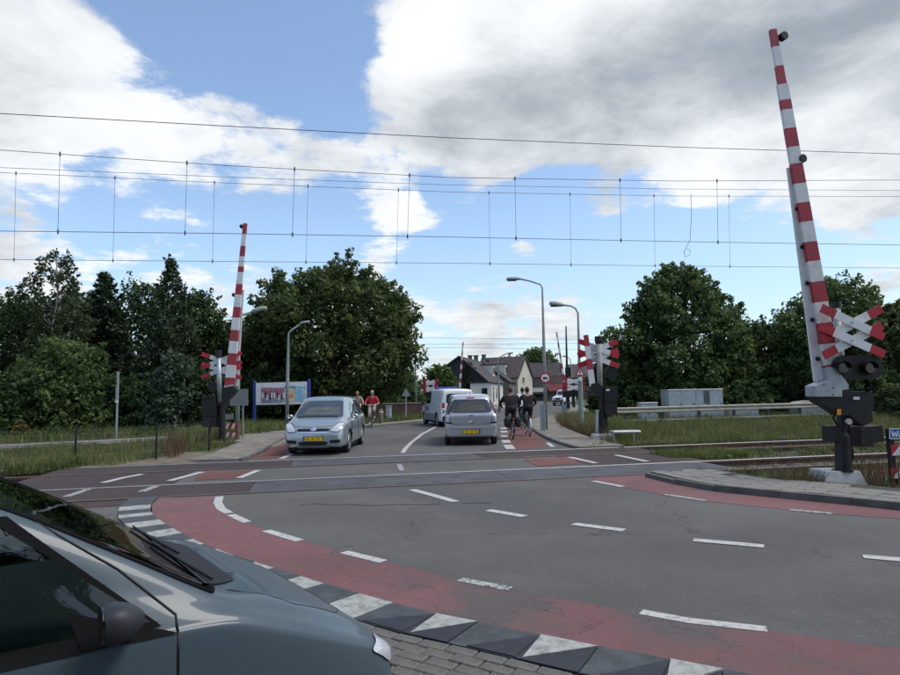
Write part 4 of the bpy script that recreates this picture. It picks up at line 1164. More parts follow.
# -- blue board with red and white chevrons at the right edge
o2 = G(899, 485); o2[2] = 0; Yw = float(o2[1])
S = thing('warning_board', 'blue WA lettered board over red and white striped plates at the footway', 'sign', o2)
mb = MB(); mb.slab([AT(*p, Yw) for p in ((889.3, 428.6), (935, 427.6), (935, 438.4), (889.3, 439.2))], YA, .02); bp_ = mb.build('blue_board', sign_blue, S, org=o2)
mb = MB()
for pts in (((889.3, 428.6), (935, 427.6), (935, 428.4), (889.3, 429.4)), ((889.3, 438.4), (935, 437.6), (935, 438.4), (889.3, 439.2)), ((889.3, 428.6), (890.1, 428.6), (890.1, 439.2), (889.3, 439.2))):
    mb.slab([AT(*p, Yw - .014) for p in pts], YA, .006)
mb.build('border', sign_white, bp_, org=o2)
def strokes(name, chars, x0, y0, cw, ch, lw, Y, m, parent, org):
    """block letters from straight strokes on a vertical face at depth Y (pixel box units)"""
    SH = {'W': [((0, 0), (.25, 1)), ((.25, 1), (.5, .25)), ((.5, .25), (.75, 1)), ((.75, 1), (1, 0))], 'A': [((0, 1), (.5, 0)), ((.5, 0), (1, 1)), ((.22, .68), (.78, .68))]}
    for i, c in enumerate(chars):
        mb = MB()
        for k, (a, b) in enumerate(SH[c]):
            pa = AT(x0 + i * cw * 1.12 + a[0] * cw, y0 + a[1] * ch, Y - .0005 * k); pb = AT(x0 + i * cw * 1.12 + b[0] * cw, y0 + b[1] * ch, Y - .0005 * k)
            mb.bar(pa, pb, lw, lw, .004, np.cross(pb - pa, YA))
        mb.build('letter', m, parent, org=org)
strokes('letter', 'WA', 891.8, 431, 6.2, 5.6, .022, Yw - .014, sign_white, bp_, o2)
for k, (ya, yb) in enumerate(((445, 455.5), (468.5, 478.5))):
    mb = MB()
    mb.m(0).slab([AT(890.5, ya, Yw), AT(900, ya - .3, Yw), AT(891.5, yb, Yw)], YA, .02)
    mb.m(1).slab([AT(900, ya - .3, Yw), AT(914, ya - .5, Yw), AT(905, yb - .2, Yw), AT(891.5, yb, Yw)], YA, .02)
    mb.m(0).slab([AT(914, ya - .5, Yw), AT(932, ya - .8, Yw), AT(921, yb - .4, Yw), AT(905, yb - .2, Yw)], YA, .02)
    mb.build('striped_plate', [sign_red, sign_white], S, org=o2)
for x in (893.6, 928):
    a, b = AT(x, 486, Yw + .06), AT(x - .3, 428, Yw + .06); mb = MB(); mb.box((a[0], a[1], (b[2]) / 2), (.10, .08, b[2]), 0, bev=.01); mb.build('post', black_paint, S, org=o2)

# ------------------------------------------------------------------ overhead line
def on_plane(x, y, d):               # photo pixel -> the vertical plane over the railway at d metres across it
    r = ray(x, y); k = ((T0 + TN * d - CAM) @ TN) / (r @ TN)
    return CAM + r * k
D1, D2 = .7525, 4.6025
def wire(name, label, pts, d, r=.006, ext=26):
    P = [on_plane(x, y, d) for x, y in pts]
    a = P[0] + (P[0] - P[1]) / np.linalg.norm(P[0] - P[1]) * ext; b = P[-1] + (P[-1] - P[-2]) / np.linalg.norm(P[-1] - P[-2]) * ext * 1.3
    Q = [a] + P + [b]
    o = MB().tube(Q, r, 6).build(name, wire_m, None, org=P[0], smooth=True)
    return tag(o, label, 'wire', 'overhead railway wires'), P
c1 = [(0, 231), (225, 233.5), (450, 237), (675, 241.5), (900, 245)]; m1 = [(0, 150), (225, 165.5), (450, 177.5), (675, 181), (900, 180)]
c2 = [(0, 259.5), (225, 261.5), (450, 263.2), (675, 266), (900, 268)]; m2 = [(0, 172.5), (225, 183), (450, 192), (675, 196), (900, 196.5)]
wire('contact_wire', 'lower wire on the nearer track, running into hanging droppers', c1, D1)
mo1, _ = wire('messenger_wire', 'sagging carrier wire above the nearer track with droppers', m1, D1)
wire('contact_wire', 'lowest thin wire on the farther track below the droppers', c2, D2)
mo2, _ = wire('messenger_wire', 'sagging carrier wire above the farther track with droppers', m2, D2)
wire('feeder_wire', 'single highest wire crossing the clouds without droppers', [(0, 113.5), (225, 126), (450, 137.8), (675, 147), (900, 154)], D1 - 2.2, .0065)
wire('feeder_wire', 'plain wire running between the two carrier wires', [(0, 167.5), (225, 177), (450, 185), (675, 189), (900, 190.5)], D2 + 1.0, .006)
def yat(c, x): return float(np.interp(x, [p[0] for p in c], [p[1] for p in c]))
for c, m, d, xs, par in ((c1, m1, D1, (60, 187, 294.5, 409.5, 515, 620, 717), mo1), (c2, m2, D2, (16, 115, 214.5, 308, 398.5, 489, 570, 654, 729), mo2)):
    for x in xs:
        a, b = on_plane(x, yat(m, x), d), on_plane(x - (2 if x < 450 else -1), yat(c, x), d)
        mb = MB().tube([a, b], .0042, 5); mb.disc(a, ZA, .016, .08, 6); mb.disc(b, ZA, .016, .08, 6)
        mb.build('dropper', wire_m, par, org=np.array(par.location))
P = [on_plane(*p, D2) for p in ((691, 194), (691.5, 215), (690, 240), (684, 252), (685, 257), (690, 255), (690, 250), (687, 249))]
MB().tube(P, .007, 6).build('loose_loop', wire_m, mo2, org=np.array(mo2.location), smooth=True)
# the second line's wires, far down the street
for y0, y1, lb in ((337.5, 340.5, 'upper wire over the far crossing beyond the houses'), (344.5, 343, 'middle wire over the far crossing'), (347, 350, 'lower wire over the far crossing')):
    a, b = AT(395, y0, 56), AT(640, y1, 60)
    o = MB().tube([a + (a - b), a, b, b + (b - a) * .4], .013, 5).build('far_wire', wire_m, None, org=a); tag(o, lb, 'wire', 'overhead wires of the second line')

# ------------------------------------------------------------------ street furniture
def lamp(label, px, Y, pole, head, hl, hw, r0=.07, r1=.04, m=None, group='street lamps', flip=False, drop=0.0):
    """pole: photo pixels bottom->top->arm end; head: two pixels of the lantern ends"""
    o2 = gnd(px, Y); o2[2] = 0
    S = thing('street_lamp', label, 'street lamp', o2, group=group)
    P = [AT(x, y, Y) for x, y in pole]
    P[0] = np.array([P[0][0], P[0][1], -.05])
    k = len(P)
    MB().tube(P, [r0] + [r0 * .9] + [r1] * (k - 2) if k > 3 else [r0, r1, r1 * .8][:k], 10).build('pole', m or pole_grey, S, org=o2, smooth=True)
    a, b = AT(*head[0], Y), AT(*head[1], Y)
    n = 9; mb = MB(); vs = []
    for i in range(n):
        t = i / (n - 1); c = a + (b - a) * t; w = hw * (.35 + .65 * math.sin(math.pi * (.18 + .72 * t)) ** .7); h = hl * (.4 + .6 * math.sin(math.pi * (.15 + .7 * t)))
        for an in range(10):
            A = 2 * math.pi * an / 10; zz = math.sin(A) * h * (.65 if math.sin(A) > 0 else .35)
            vs.append((c[0], c[1] + math.cos(A) * w / 2, c[2] + zz))
    fs = [(i * 10 + j, i * 10 + (j + 1) % 10, i * 10 + 10 + (j + 1) % 10, i * 10 + 10 + j) for i in range(n - 1) for j in range(10)]
    fs += [tuple(range(9, -1, -1)), tuple(range((n - 1) * 10, n * 10))]
    mb.add(vs, fs); H = mb.build('lamp_head', m or pole_grey, S, org=o2, smooth=True)
    c = a + (b - a) * .6; mb = MB(); mb.box((c[0], c[1], c[2] - hl * .32), (abs(b[0] - a[0]) * .66, hw * .7, hl * .22), 0, bev=.02); mb.build('lamp_lens', black_plastic, H, org=o2)
    return S
lamp('tall lamp post carrying the round sign beside the right footway', 545, 26.2, [(546.2, 431), (544, 350), (542.3, 288), (540.5, 284.5), (530, 281), (520, 279)], [(520, 279), (506.5, 279.5)], .16, .26, .075, .035)
lamp('lamp post with a curved arm rising behind the far footway barrier', 579, 31, [(580.5, 428), (579, 350), (578, 313), (575.5, 308.5), (571, 306), (562, 305)], [(563, 305.3), (549.5, 303.8)], .26, .34, .08, .045)
lamp('grey lamp post standing in front of the white billboard', 288, 32, [(287, 428), (287.5, 380), (288.6, 334), (290, 331.5), (301, 323.5)], [(300, 323.8), (309.5, 322)], .16, .28, .10, .05)
lamp('lamp post hidden behind the raised left boom, lantern showing', 237, 24.6, [(237, 440), (238, 380), (239.5, 318), (241, 315.5), (252.5, 312)], [(252, 312.2), (266.5, 308.5)], .22, .30, .09, .05, pole_green)
lamp('thin distant lamp post before the brick wall bushes', 415.5, 51, [(416, 413), (415.6, 380), (415.3, 364), (416.5, 361.5), (422, 360)], [(421, 360), (428.5, 359.3)], .2, .3, .09, .05)
lamp('distant lamp post with arm reaching over the street by the white house', 498, 50, [(499.5, 411), (498.5, 380), (497.8, 361), (499, 358), (504, 354.5), (508, 353.5)], [(507.5, 353.6), (513, 353)], .14, .3, .08, .045)
lamp('far lamp post past the second crossing', 571, 66, [(572, 402), (571.7, 380), (571, 364), (570, 359), (567, 357)], [(567.5, 357), (562.5, 356)], .16, .3, .08, .045)
# round sign on the tall lamp post
c = AT(545.2, 378, 26.05)
S = thing('round_sign', 'round red rimmed sign with black vehicle symbol on the tall lamp post', 'sign', c)
MB().disc((0, 0, 0), YA, .235, .02, 32).build('sign_face', sign_red, S)
MB().disc((0, -.012, 0), YA, .165, .006, 32).build('white_field', sign_white, S)
mb = MB(); mb.box((-.02, -.018, .005), (.14, .006, .07)); mb.box((.07, -.018, -.008), (.05, .006, .045)); mb.disc((-.05, -.018, -.045), YA, .022, .006, 12); mb.disc((.06, -.018, -.045), YA, .022, .006, 12); mb.build('vehicle_symbol', black_paint, S)
mb = MB(); mb.tube([(0, .02, -.2), (0, .14, -.2)], .02, 6); mb.tube([(0, .02, .15), (0, .14, .15)], .02, 6); mb.build('bracket', galv, S)
# warning triangle with white disc on a green post
o2 = gnd(580.5, 24.5); o2[2] = 0
S = thing('warning_sign', 'red edged triangle sign with white disc below on a green post', 'sign', o2)
MB().tube([(0, 0, -.05), tuple(AT(580, 371, 24.5) - o2)], .085, 10).build('post', pole_green, S)
T = [AT(*p, 24.35) for p in ((580, 366.5), (585.5, 376), (574.5, 376))]; MB().slab(T, YA, .02).build('triangle', sign_red, S, org=o2)
c = sum(T) / 3; T2 = [c + (t - c) * .62 - YA * .013 for t in T]; MB().slab(T2, YA, .006).build('white_field', sign_white, S, org=o2)
mb = MB(); mb.bar(c + ZA * .10 - YA * .018, c - ZA * .03 - YA * .018, .05, .035, .004, XA); mb.build('exclamation_mark', black_paint, S, org=o2)
MB().disc(AT(580.3, 379, 24.33), YA, .085, .02, 20).build('white_disc', sign_white, S, org=o2)
# triangle sign seen from behind (far left kerb)
o2 = gnd(405.5, 40); o2[2] = 0
S = thing('warning_sign', 'grey back of a triangle sign on a post before the brick wall', 'sign', o2)
MB().tube([(0, 0, -.05), tuple(AT(405.8, 389, 40.03) - o2)], .05, 8).build('post', pole_grey, S)
MB().slab([AT(*p, 39.95) for p in ((406, 388), (410.5, 396), (401.5, 396))], YA, .02).build('triangle', sign_back, S, org=o2)
# narrow sign on the verge, turned edge-on
o2 = gnd(117.5, 26.5); o2[2] = 0
S = thing('give_way_sign', 'grey backed downward triangle and small plate on a thin verge post', 'sign', o2)
MB().tube([(0, 0, -.05), tuple(AT(118.3, 371.5, 26.5) - o2)], .045, 8).build('post', pole_grey, S)
a = AT(117.5, 371.5, 26.5); dv = np.array([-.36, .93, 0]); dv /= np.linalg.norm(dv); nv = np.array([dv[1], -dv[0], 0])
MB().slab([a - dv * .36, a + dv * .36, a - ZA * .55], nv, .03).build('triangle', sign_back, S, org=o2)
a = AT(117, 386, 26.5); MB().slab([a - dv * .25, a + dv * .25, a + dv * .25 - ZA * .6, a - dv * .25 - ZA * .6], nv, .03).build('lower_plate', mat('plate_greyblue', (.16, .22, .30), rough=.5), S, org=o2)
a = AT(116.5, 400, 26.4); MB().slab([a + p for p in (np.array([-.05, 0, 0]), np.array([.07, 0, 0]), np.array([.07, 0, -.12]), np.array([-.05, 0, -.12]))], YA, .03).build('tag_plate', sign_white, S, org=o2)

# billboard
o2 = gnd(281, 34); o2[2] = 0
S = thing('billboard', 'white billboard with colourful posters between two dark blue posts', 'billboard', o2)
for x, yt in ((254.7, 380.5), (309, 379)):
    a = AT(x, yt, 34); mb = MB(); mb.box((a[0], 34, a[2] / 2), (.15, .15, a[2]), 0, bev=.015); mb.build('post', post_blue, S, org=o2)
mb = MB(); mb.slab([AT(*p, 33.95) for p in ((256, 383), (307, 381.5), (307, 404), (256, 405))], YA, .06); pn = mb.build('panel', sign_white, S, org=o2)
pm = mat('poster_pink', (.62, .12, .18), rough=.5, rgb2=(.10, .13, .22), scale=3.4, lo=.46, hi=.54)
pinkp = mat('poster_pink_plain', (.55, .22, .26), rough=.5)
pm2 = mat('poster_blue', (.24, .48, .68), rough=.5, rgb2=(.62, .68, .40), scale=4.5, lo=.5, hi=.6)
pm3 = mat('poster_orange', (.72, .20, .06), rough=.5, rgb2=(.75, .62, .35), scale=5, lo=.46, hi=.54)
for xa in (261.5, 273.2):            # two group pictures: pink crowd over a grey lawn
    mb = MB(); mb.slab([AT(*p, 33.905) for p in ((xa, 387.8), (xa + 11.3, 387.5), (xa + 11.3, 402.3), (xa, 402.6))], YA, .008); po = mb.build('poster', mat('poster_rose', (.50, .20, .25), rough=.5, rgb2=(.30, .12, .18), scale=6), pn, org=o2)
    mb = MB(); mb.slab([AT(*p, 33.898) for p in ((xa, 396.5), (xa + 11.3, 396.2), (xa + 11.3, 402.3), (xa, 402.6))], YA, .006); mb.build('picture_ground', mat('poster_grey', (.34, .38, .44), rough=.5, rgb2=(.16, .17, .22), scale=7), po, org=o2)
    for k_ in range(7):
        fx = xa + 1.2 + k_ * 1.5; fy = 391.5 + (k_ % 2) * 1.6 + (.8 if k_ == 3 else 0)
        mb = MB(); mb.bar(AT(fx, fy + 1, 33.892), AT(fx, fy + 6.2, 33.892), .06, .09, .005, XA); mb.build('picture_figure', (sign_white, pinkp, black_paint)[k_ % 3], po, org=o2)
        mb = MB(); mb.disc(AT(fx, fy, 33.892), YA, .035, .005, 10); mb.build('picture_head', mat('poster_dark', (.07, .05, .06), rough=.5), po, org=o2)
for (xa, xb, ya, yb), m_ in ( ((288.5, 294, 387, 401.5), pm3), ((295, 305.8, 386, 401.3), pm2)):
    mb = MB(); mb.slab([AT(*p, 33.905) for p in ((xa, ya), (xb, ya), (xb, yb), (xa, yb))], YA, .008); mb.build('poster', m_, pn, org=o2)
mb = MB(); mb.slab([AT(*p, 33.9) for p in ((284.5, 386), (296, 386), (296, 388), (284.5, 388))], YA, .012); mb.build('header_strip', mat('strip_blue', (.12, .26, .48), rough=.5), pn, org=o2)

# verge fence: thin posts and wire mesh
o2 = gnd(75, 16); o2[2] = 0
S = thing('wire_fence', 'thin dark wire fence along the grass verge beside the rails', 'fence', o2)
fp = [TR(s, 6.15) for s in (-24.5, -21.2, -17.9, -14.6, -11.3)] + [G(156, 460), G(209, 449.5)]
fp = [TR(-22, 6.2), TR(-18.6, 6.2), TR(-15.2, 6.2), TR(-12.2, 6.15), G(75, 465), G(156, 460), G(209, 450)]
for p in fp:
    MB().tube([(p[0], p[1], -.1), (p[0], p[1], 1.02)], .028, 8).build('post', black_paint, S, org=o2)
for a, b in zip(fp[:-1], fp[1:]):
    mb = MB(); L_ = np.linalg.norm(b - a)
    for z in np.arange(.12, 1.0, .11): mb.tube([a + ZA * z, (a + b) / 2 + ZA * (z - .01), b + ZA * z], .0016, 3, cap=False)
    for k in range(1, int(L_ / .14)):
        c = a + (b - a) * k / int(L_ / .14); mb.tube([c + ZA * .10, c + ZA * .99], .0014, 3, cap=False)
    mb.build('wire_mesh', wire_m, S, org=o2)

# guard rail and cabinets on the right
GD = np.array([19.5 - 8.3, 3.1, 0]); GD /= np.linalg.norm(GD); GN = np.array([-GD[1], GD[0], 0]); GP = np.array([7.7, 29.25, 0])
S = thing('guard_rail', 'long pale steel guard rail in front of the relay cabinets', 'guard rail', GP)
beam_m = mat('beam_beige', (.36, .33, .27), rough=.65, metal=.2, rgb2=(.22, .20, .16), scale=2.5, lo=.45, hi=.75)
prof = [(0, .54), (-.05, .57), (-.05, .62), (0, .66), (0, .70), (-.05, .74), (-.05, .79), (0, .82)]
for k in range(9):
    a, b = GP + GD * (k * 4.0), GP + GD * (k * 4.0 + 3.99)
    mb = MB(); vs = [a + GN * o_ + ZA * z for o_, z in prof] + [b + GN * o_ + ZA * z for o_, z in prof]
    n = len(prof); vs += [v + GN * .006 for v in vs]
    fs = [(i, i + 1, i + 1 + n, i + n) for i in range(n - 1)] + [(i + 2 * n, i + 3 * n, i + 1 + 3 * n, i + 1 + 2 * n) for i in range(n - 1)]
    mb.add(vs, fs); mb.build('beam', beam_m, S, org=GP)
    mb = MB(); mb.bar(a + ZA * .2 , b + ZA * .2, .08, .08, .05, ZA); mb.build('lower_rail', beam_m, S, org=GP)
    for t in (.5, 2.5):
        p = a + GD * t + GN * .09; mb = MB(); mb.box((p[0], p[1], .38), (.08, .14, .84), math.atan2(GD[1], GD[0])); mb.build('post', mat('dark_post', (.05, .05, .05), rough=.7), S, org=GP)
def cabinet(label, xa, xb, yt, Y, depth, doors, dark=None, cat='cabinet', m=None, name='relay_cabinet'):
    c0 = gnd((xa + xb) / 2, Y); c0[2] = -.03
    a, b = AT(xa, yt, Y), AT(xb, yt, Y); h = a[2] + .03; w = b[0] - a[0]
    S = thing(name, label, cat, c0)
    MB().box((0, depth / 2, h / 2), (w, depth, h), 0, bev=.015).build('body', m or galv, S)
    for i in range(doors):
        dw = w / doors
        MB().box((-w / 2 + dw * (i + .5), -.008, h * .53), (dw - .03, .02, h * .86), 0, bev=.006).build('door', m or galv, S)
        MB().box((-w / 2 + dw * (i + .5) + dw * .36, -.028, h * .52), (.03, .03, .16), 0).build('handle', black_plastic, S)
    MB().box((0, depth / 2, h + .02), (w + .06, depth + .08, .05), 0, bev=.015).build('roof', m or galv, S)
    if dark:
        for (u0_, u1_, v0_, v1_) in dark:
            MB().box((-w / 2 + w * (u0_ + u1_) / 2, -.024, h * (v0_ + v1_) / 2), (w * (u1_ - u0_), .012, h * (v1_ - v0_)), 0).build('panel', mat('cabinet_dark', (.10, .11, .12), rough=.6, metal=.3, var=.2), S)
    return S
cabinet('large grey galvanised relay cabinet behind the guard rail', 668, 722.5, 390.5, 33.5, 1.2, 4, [(.645, .75, .55, .97)])
cabinet('small pale grey cabinet left of the large relay cabinet', 640, 657, 403.5, 32, .6, 2)
mb_l = []
for lb, xa, xb, yt in (('low grey concrete cover right of the relay cabinet', 729, 757.5, 405), ('rounded concrete cover behind the barrier housing', 797.5, 831, 401)):
    c0 = gnd((xa + xb) / 2, 33.5); a, b = AT(xa, yt, 33.5), AT(xb, yt, 33.5); w = b[0] - a[0]; h = a[2] + .03
    S = thing('concrete_cover', lb, 'cover', c0, group='concrete cable covers')
    mb = MB(); mb.box((0, .5, h * .36), (w, 1.0, h * .72), 0, bev=.03); mb.build('box', galv, S)
    mb = MB(); P = [(-w / 2 - .02, h * .725), (w / 2 + .02, h * .725), (w / 2 - .02, h * .88), (w * .32, h * .97), (-w * .05, h), (-w * .35, h * .95), (-w / 2 + .03, h * .84)]
    mb.slab([(x, .5, z) for x, z in P], YA, 1.06); mb.build('lid', concrete, S)
# steel cycle barriers, bollard, post
for lb, xa, xb, yt, yb, Y in (('blue grey steel panel standing between cycle lane and footway', 539.3, 544.5, 403.5, 431.5, 25.3), ('smaller grey steel panel beside the far white jeep', 561, 566, 404, 417, 41)):
    c0 = gnd((xa + xb) / 2, Y); c0[2] = 0; a, b = AT(xa, yt, Y), AT(xb, yt, Y); w = b[0] - a[0]; h = a[2]
    S = thing('cycle_gate', lb, 'barrier', c0)
    MB().box((0, 0, h * .52), (w * .62, .03, h * .92), 0, bev=.008).build('plate', mat('panel_bluegrey', (.26, .32, .34), rough=.5, metal=.3, var=.1), S)
    for sx_ in (-1, 1): MB().tube([(sx_ * w * .4, 0, -.05), (sx_ * w * .4, 0, h)], w * .1, 8).build('post', galv, S)
c0 = gnd(380.7, 33.8); c0[2] = 0
S = thing('bollard', 'short dark wooden bollard on the left footway corner', 'bollard', c0)
MB().tube([(0, 0, -.05), (0, 0, .78), (0, 0, .84)], [.13, .12, .07], 12).build('shaft', wood, S, auto=40); MB().disc((0, 0, .68), ZA, .13, .06, 12).build('band', sign_white, S)
c0 = gnd(388.5, 39); c0[2] = -.03
S = thing('utility_box', 'grey narrow service box standing on the grass by the brick wall', 'box', c0)
MB().box((0, 0, .45), (.34, .3, .9), 0, bev=.02).build('body', galv, S); MB().box((.12, -.16, .42), (.06, .02, .7), 0).build('strip', sign_white, S); MB().box((0, 0, .92), (.40, .36, .05), 0, bev=.015).build('lid', galv, S)
# brick wall behind the left footway
c0 = np.array([-4.5, 46.5, 0])
S = thing('brick_wall', 'low dark red brick wall behind the grass strip', 'wall', c0)
wall_brick = brick_mat('dark_brick', (.13, .055, .045), (.095, .04, .036), (.14, .13, .12), (R_(90), 0, 0), .22, .065, .01)
mb = MB(); mb.box((0, 0, .42), (9.5, .22, .9), .18); mb.build('wall', wall_brick, S); mb = MB(); mb.box((0, 0, .89), (9.56, .28, .05), .18, bev=.01); mb.build('coping', concrete, S)

# second crossing, far down the street
def far_barrier(label, tip, foot, post_px, cross, Y, hw=7.5):
    o2 = gnd(post_px[0], Y); o2[2] = 0
    S = thing('crossing_barrier', label, 'barrier', o2, group='far crossing barriers')
    n = 11; band_boom(AT(*tip, Y), AT(*foot, Y), .10, .24, [i / n for i in range(n + 1)], True, .12).build('boom', [boom_red, boom_white], S, org=o2)
    mb = MB(); a = AT(post_px[0], post_px[1], Y + .2); mb.tube([(a[0], a[1], -.05), a], .13, 8); mb.build('post', black_paint, S, org=o2)
    a = AT(foot[0] + 1, foot[1] + 2, Y); mb = MB(); mb.box((a[0], a[1], a[2]), (.7, .5, 1.0), 0, bev=.04); mb.box((a[0] + .1, a[1], .5), (.3, .3, 1.0), 0); mb.build('drive_mechanism', black_paint, S, org=o2)
    qq = lambda x, y, dy=0.: AT(x, y, Y + dy)
    cx, cy = cross
    for k, oy in enumerate((-3.2, 3.2)):
        cross_board(None, qq, (cx - hw, cy + oy - 3), (cx + hw, cy + oy + 3), .3, -.15 - .06 * k, S, o2, t=.03)
        cross_board(None, qq, (cx + hw, cy + oy - 3), (cx - hw, cy + oy + 3), .3, -.2 - .06 * k, S, o2, t=.03)
    mb = MB(); mb.disc(qq(cx - 3, cy + 9, -.1), YA, .3, .1, 14); mb.disc(qq(cx + 3, cy + 9, -.1), YA, .3, .1, 14); mb.build('light_backboard', black_paint, S, org=o2)
far_barrier('distant raised barrier standing before the black gabled house', (463, 342), (459.5, 392), (432, 384), (430.5, 386), 57)
far_barrier('distant raised barrier beside the dark mast at the far crossing', (556.5, 332), (565.5, 390), (573, 378), (573.5, 384.5), 57.5, 11.0)
o2 = gnd(567, 58); o2[2] = 0
S = thing('signal_mast', 'thin black mast rising above the distant right barrier', 'mast', o2)
a = AT(566, 326, 58); MB().tube([(0, 0, -.05), tuple((a - o2) * np.array([.6, 1, .5])), tuple(a - o2)], [.14, .11, .06], 8).build('pole', black_paint, S)
a = AT(568, 372, 57.8) - o2; MB().box(a, (.5, .4, .9), 0, bev=.04).build('signal_head', black_paint, S)

# ------------------------------------------------------------------ houses
roof_dark = mat('roof_dark_tiles', (.050, .042, .042), rough=.8, var=.2, scale=1.5)
roof_brown = mat('roof_brown_tiles', (.072, .056, .052), rough=.8, var=.2, scale=1.5)
wall_white = mat('white_render', (.62, .60, .54), rough=.85, var=.08, scale=.8)
wall_cream = mat('cream_render', (.50, .46, .38), rough=.85, var=.08, scale=.8)
wall_black = mat('black_boards', (.022, .024, .028), rough=.75, var=.2, scale=2)
wall_dull = brick_mat('dull_brick', (.17, .12, .10), (.13, .095, .08), (.18, .17, .15), (R_(90), 0, 0), .22, .065, .01)
frame_m = mat('window_frame', (.66, .65, .61), rough=.6)
def house(label, p, ang, L_, wl, wr, zl, zr, zt, wall_m, roof_m, front=(), right=(), chim=(), dormers=(), gable_m=None, group='houses along the far street', skylights=()):
    """p: ridge foot at the front gable; x runs back along the ridge, +y is the left eave side"""
    S = thing('house', label, 'house', (p[0], p[1], -.03), ang, group)
    mb = MB()
    pro = [(wl, 0), (wl, zl), (0, zt), (-wr, zr), (-wr, 0)]
    vs = [(0, y, z) for y, z in pro] + [(L_, y, z) for y, z in pro]
    mb.m(1).add(vs, [(0, 1, 2, 3, 4)]); mb.m(0).add(vs, [(9, 8, 7, 6, 5), (0, 5, 6, 1), (3, 8, 9, 4)])
    mb.build('wall', [wall_m, gable_m or wall_m], S)
    mb = MB(); ov = .25
    for sgn, w_, z_ in ((1, wl, zl), (-1, wr, zr)):
        sl = (zt - z_) / w_
        a = [(-ov, 0, zt + .10), (L_ + ov, 0, zt + .10), (L_ + ov, sgn * (w_ + ov), z_ - sl * ov + .10), (-ov, sgn * (w_ + ov), z_ - sl * ov + .10)]
        nn = np.cross(np.array(a[1]) - np.array(a[0]), np.array(a[2]) - np.array(a[0])); mb.slab(a, nn * (1 if nn[2] > 0 else -1), .14)
    rf = mb.build('roof', roof_m, S)
    for (x, y, h, w_) in chim:
        z0 = zt - abs(y) * .7 - .3
        mb = MB(); mb.box((x, y, z0 + h / 2 + .3), (w_, w_, h + .6), 0); mb.box((x, y, z0 + h + .6), (w_ + .14, w_ + .14, .12), 0); mb.build('chimney', wall_dull, rf)
    def win(c, ax, w_, h_, door=False):
        # ax: outward normal in local xy
        n_ = np.array([ax[0], ax[1], 0.]); t_ = np.array([-ax[1], ax[0], 0.]); c = np.array(c)
        rot = math.atan2(t_[1], t_[0])
        mb = MB(); mb.box(c + n_ * .03, (w_, .08, h_), rot); f = mb.build('door' if door else 'window', frame_m, S)
        mb = MB()
        if door: mb.box(c + n_ * .075, (w_ * .8, .02, h_ * .92), rot); mb.build('door_leaf', mat('door_dark', (.03, .035, .03), rough=.4), f)
        else:
            for sg in (-1, 1):
                mb = MB(); mb.box(c + n_ * .075 + t_ * sg * w_ * .235, (w_ * .38, .02, h_ * .82), rot); mb.build('pane', dark_glass, f)
    for (y, z, w_, h_, *d) in front: win((0, y, z), (-1, 0), w_, h_, bool(d))
    for (x, z, w_, h_, *d) in right: win((x, -wr, z), (0, -1), w_, h_, bool(d))
    for (x, y, w_, h_) in dormers:
        z_ = zt - (zt - zr) * abs(y) / wr
        mb = MB(); mb.box((x, y + .6, z_ + h_ / 2 - .1), (w_, 1.6, h_), 0); d_ = mb.build('dormer', wall_white, rf)
        mb = MB(); mb.box((x, y + .6, z_ + h_ - .03), (w_ + .25, 1.85, .12), 0); mb.build('dormer_roof', roof_m, rf)
        mb = MB(); mb.box((x, y - .21, z_ + h_ / 2 - .05), (w_ * .7, .03, h_ * .55), 0); mb.build('dormer_window', dark_glass, rf)
    for (x, y) in skylights:
        sl = (zt - zr) / wr; z_ = zt - sl * abs(y) + .20
        M_ = Matrix.Translation((x, y, z_)) @ Matrix.Rotation(math.atan(sl), 4, 'X')
        mb = MB(); mb.box((0, 0, 0), (.9, 1.1, .08), M=M_); mb.build('skylight', lamp_clear, rf)
    return S
house('black boarded house with steep gable and white side wall', (1.0, 70), R_(78), 13.5, 1.75, 3.1, 4.35, 2.75, 5.55, wall_white, roof_dark, front=[(-2.3, 1.5, .9, 1.2)], right=[(2.2, 1.4, .9, 1.5), (4.4, 1.3, .8, 2.1), (7, 1.4, .9, 1.5), (9.6, 1.3, .9, 2.1)], chim=[(6.3, -.1, .25, .45), (11.2, 0, .45, .5)], dormers=[(10.4, -2.2, 1.5, 1.5)], gable_m=wall_black)
o2 = np.array([3.2, 69.2, -.03])
S = thing('lean_to', 'low white annex at the foot of the black gable', 'annex', o2)
MB().box((.1, .3, 1.3), (2.3, .9, 2.6), 0).build('wall', wall_white, S); MB().box((.1, .3, 2.65), (2.5, 1.1, .12), 0).build('roof', roof_dark, S); MB().box((.5, -.17, 1.5), (.6, .04, 1.1), 0).build('window', dark_glass, S)
house('dark roofed house with a white dormer behind the black house', (4.5, 85.5), R_(76), 12, 3.2, 3.4, 2.9, 2.9, 5.5, wall_dull, roof_dark, right=[(2, 1.4, 1, 1.5), (5, 1.4, 1, 1.5), (8, 1.2, 1, 2.2, 1)], chim=[(3.5, 0, .35, .5)], dormers=[(6, -2.0, 2.2, 1.6)], skylights=[(9.5, -1.6)])
house('cream gabled house with brown tiled roof and skylight', (11.0, 92.5), R_(155), 6.6, 3.4, 3.4, 3.6, 3.6, 6.6, wall_cream, roof_brown, front=[(1.0, 3.2, .8, 1.0)], chim=[(6.5, 0, .3, .5)], skylights=[])
house('white fronted shop with dark roof beyond the cream gable', (18.8, 108), R_(165), 8.5, 3.5, 3.5, 3.9, 3.9, 6.3, wall_dull, roof_dark, front=[(-1.5, 3.2, .8, 1.3), (1.0, 3.2, .8, 1.3), (0, 4.9, .6, .7)], chim=[(2.0, 0, .6, .7)])
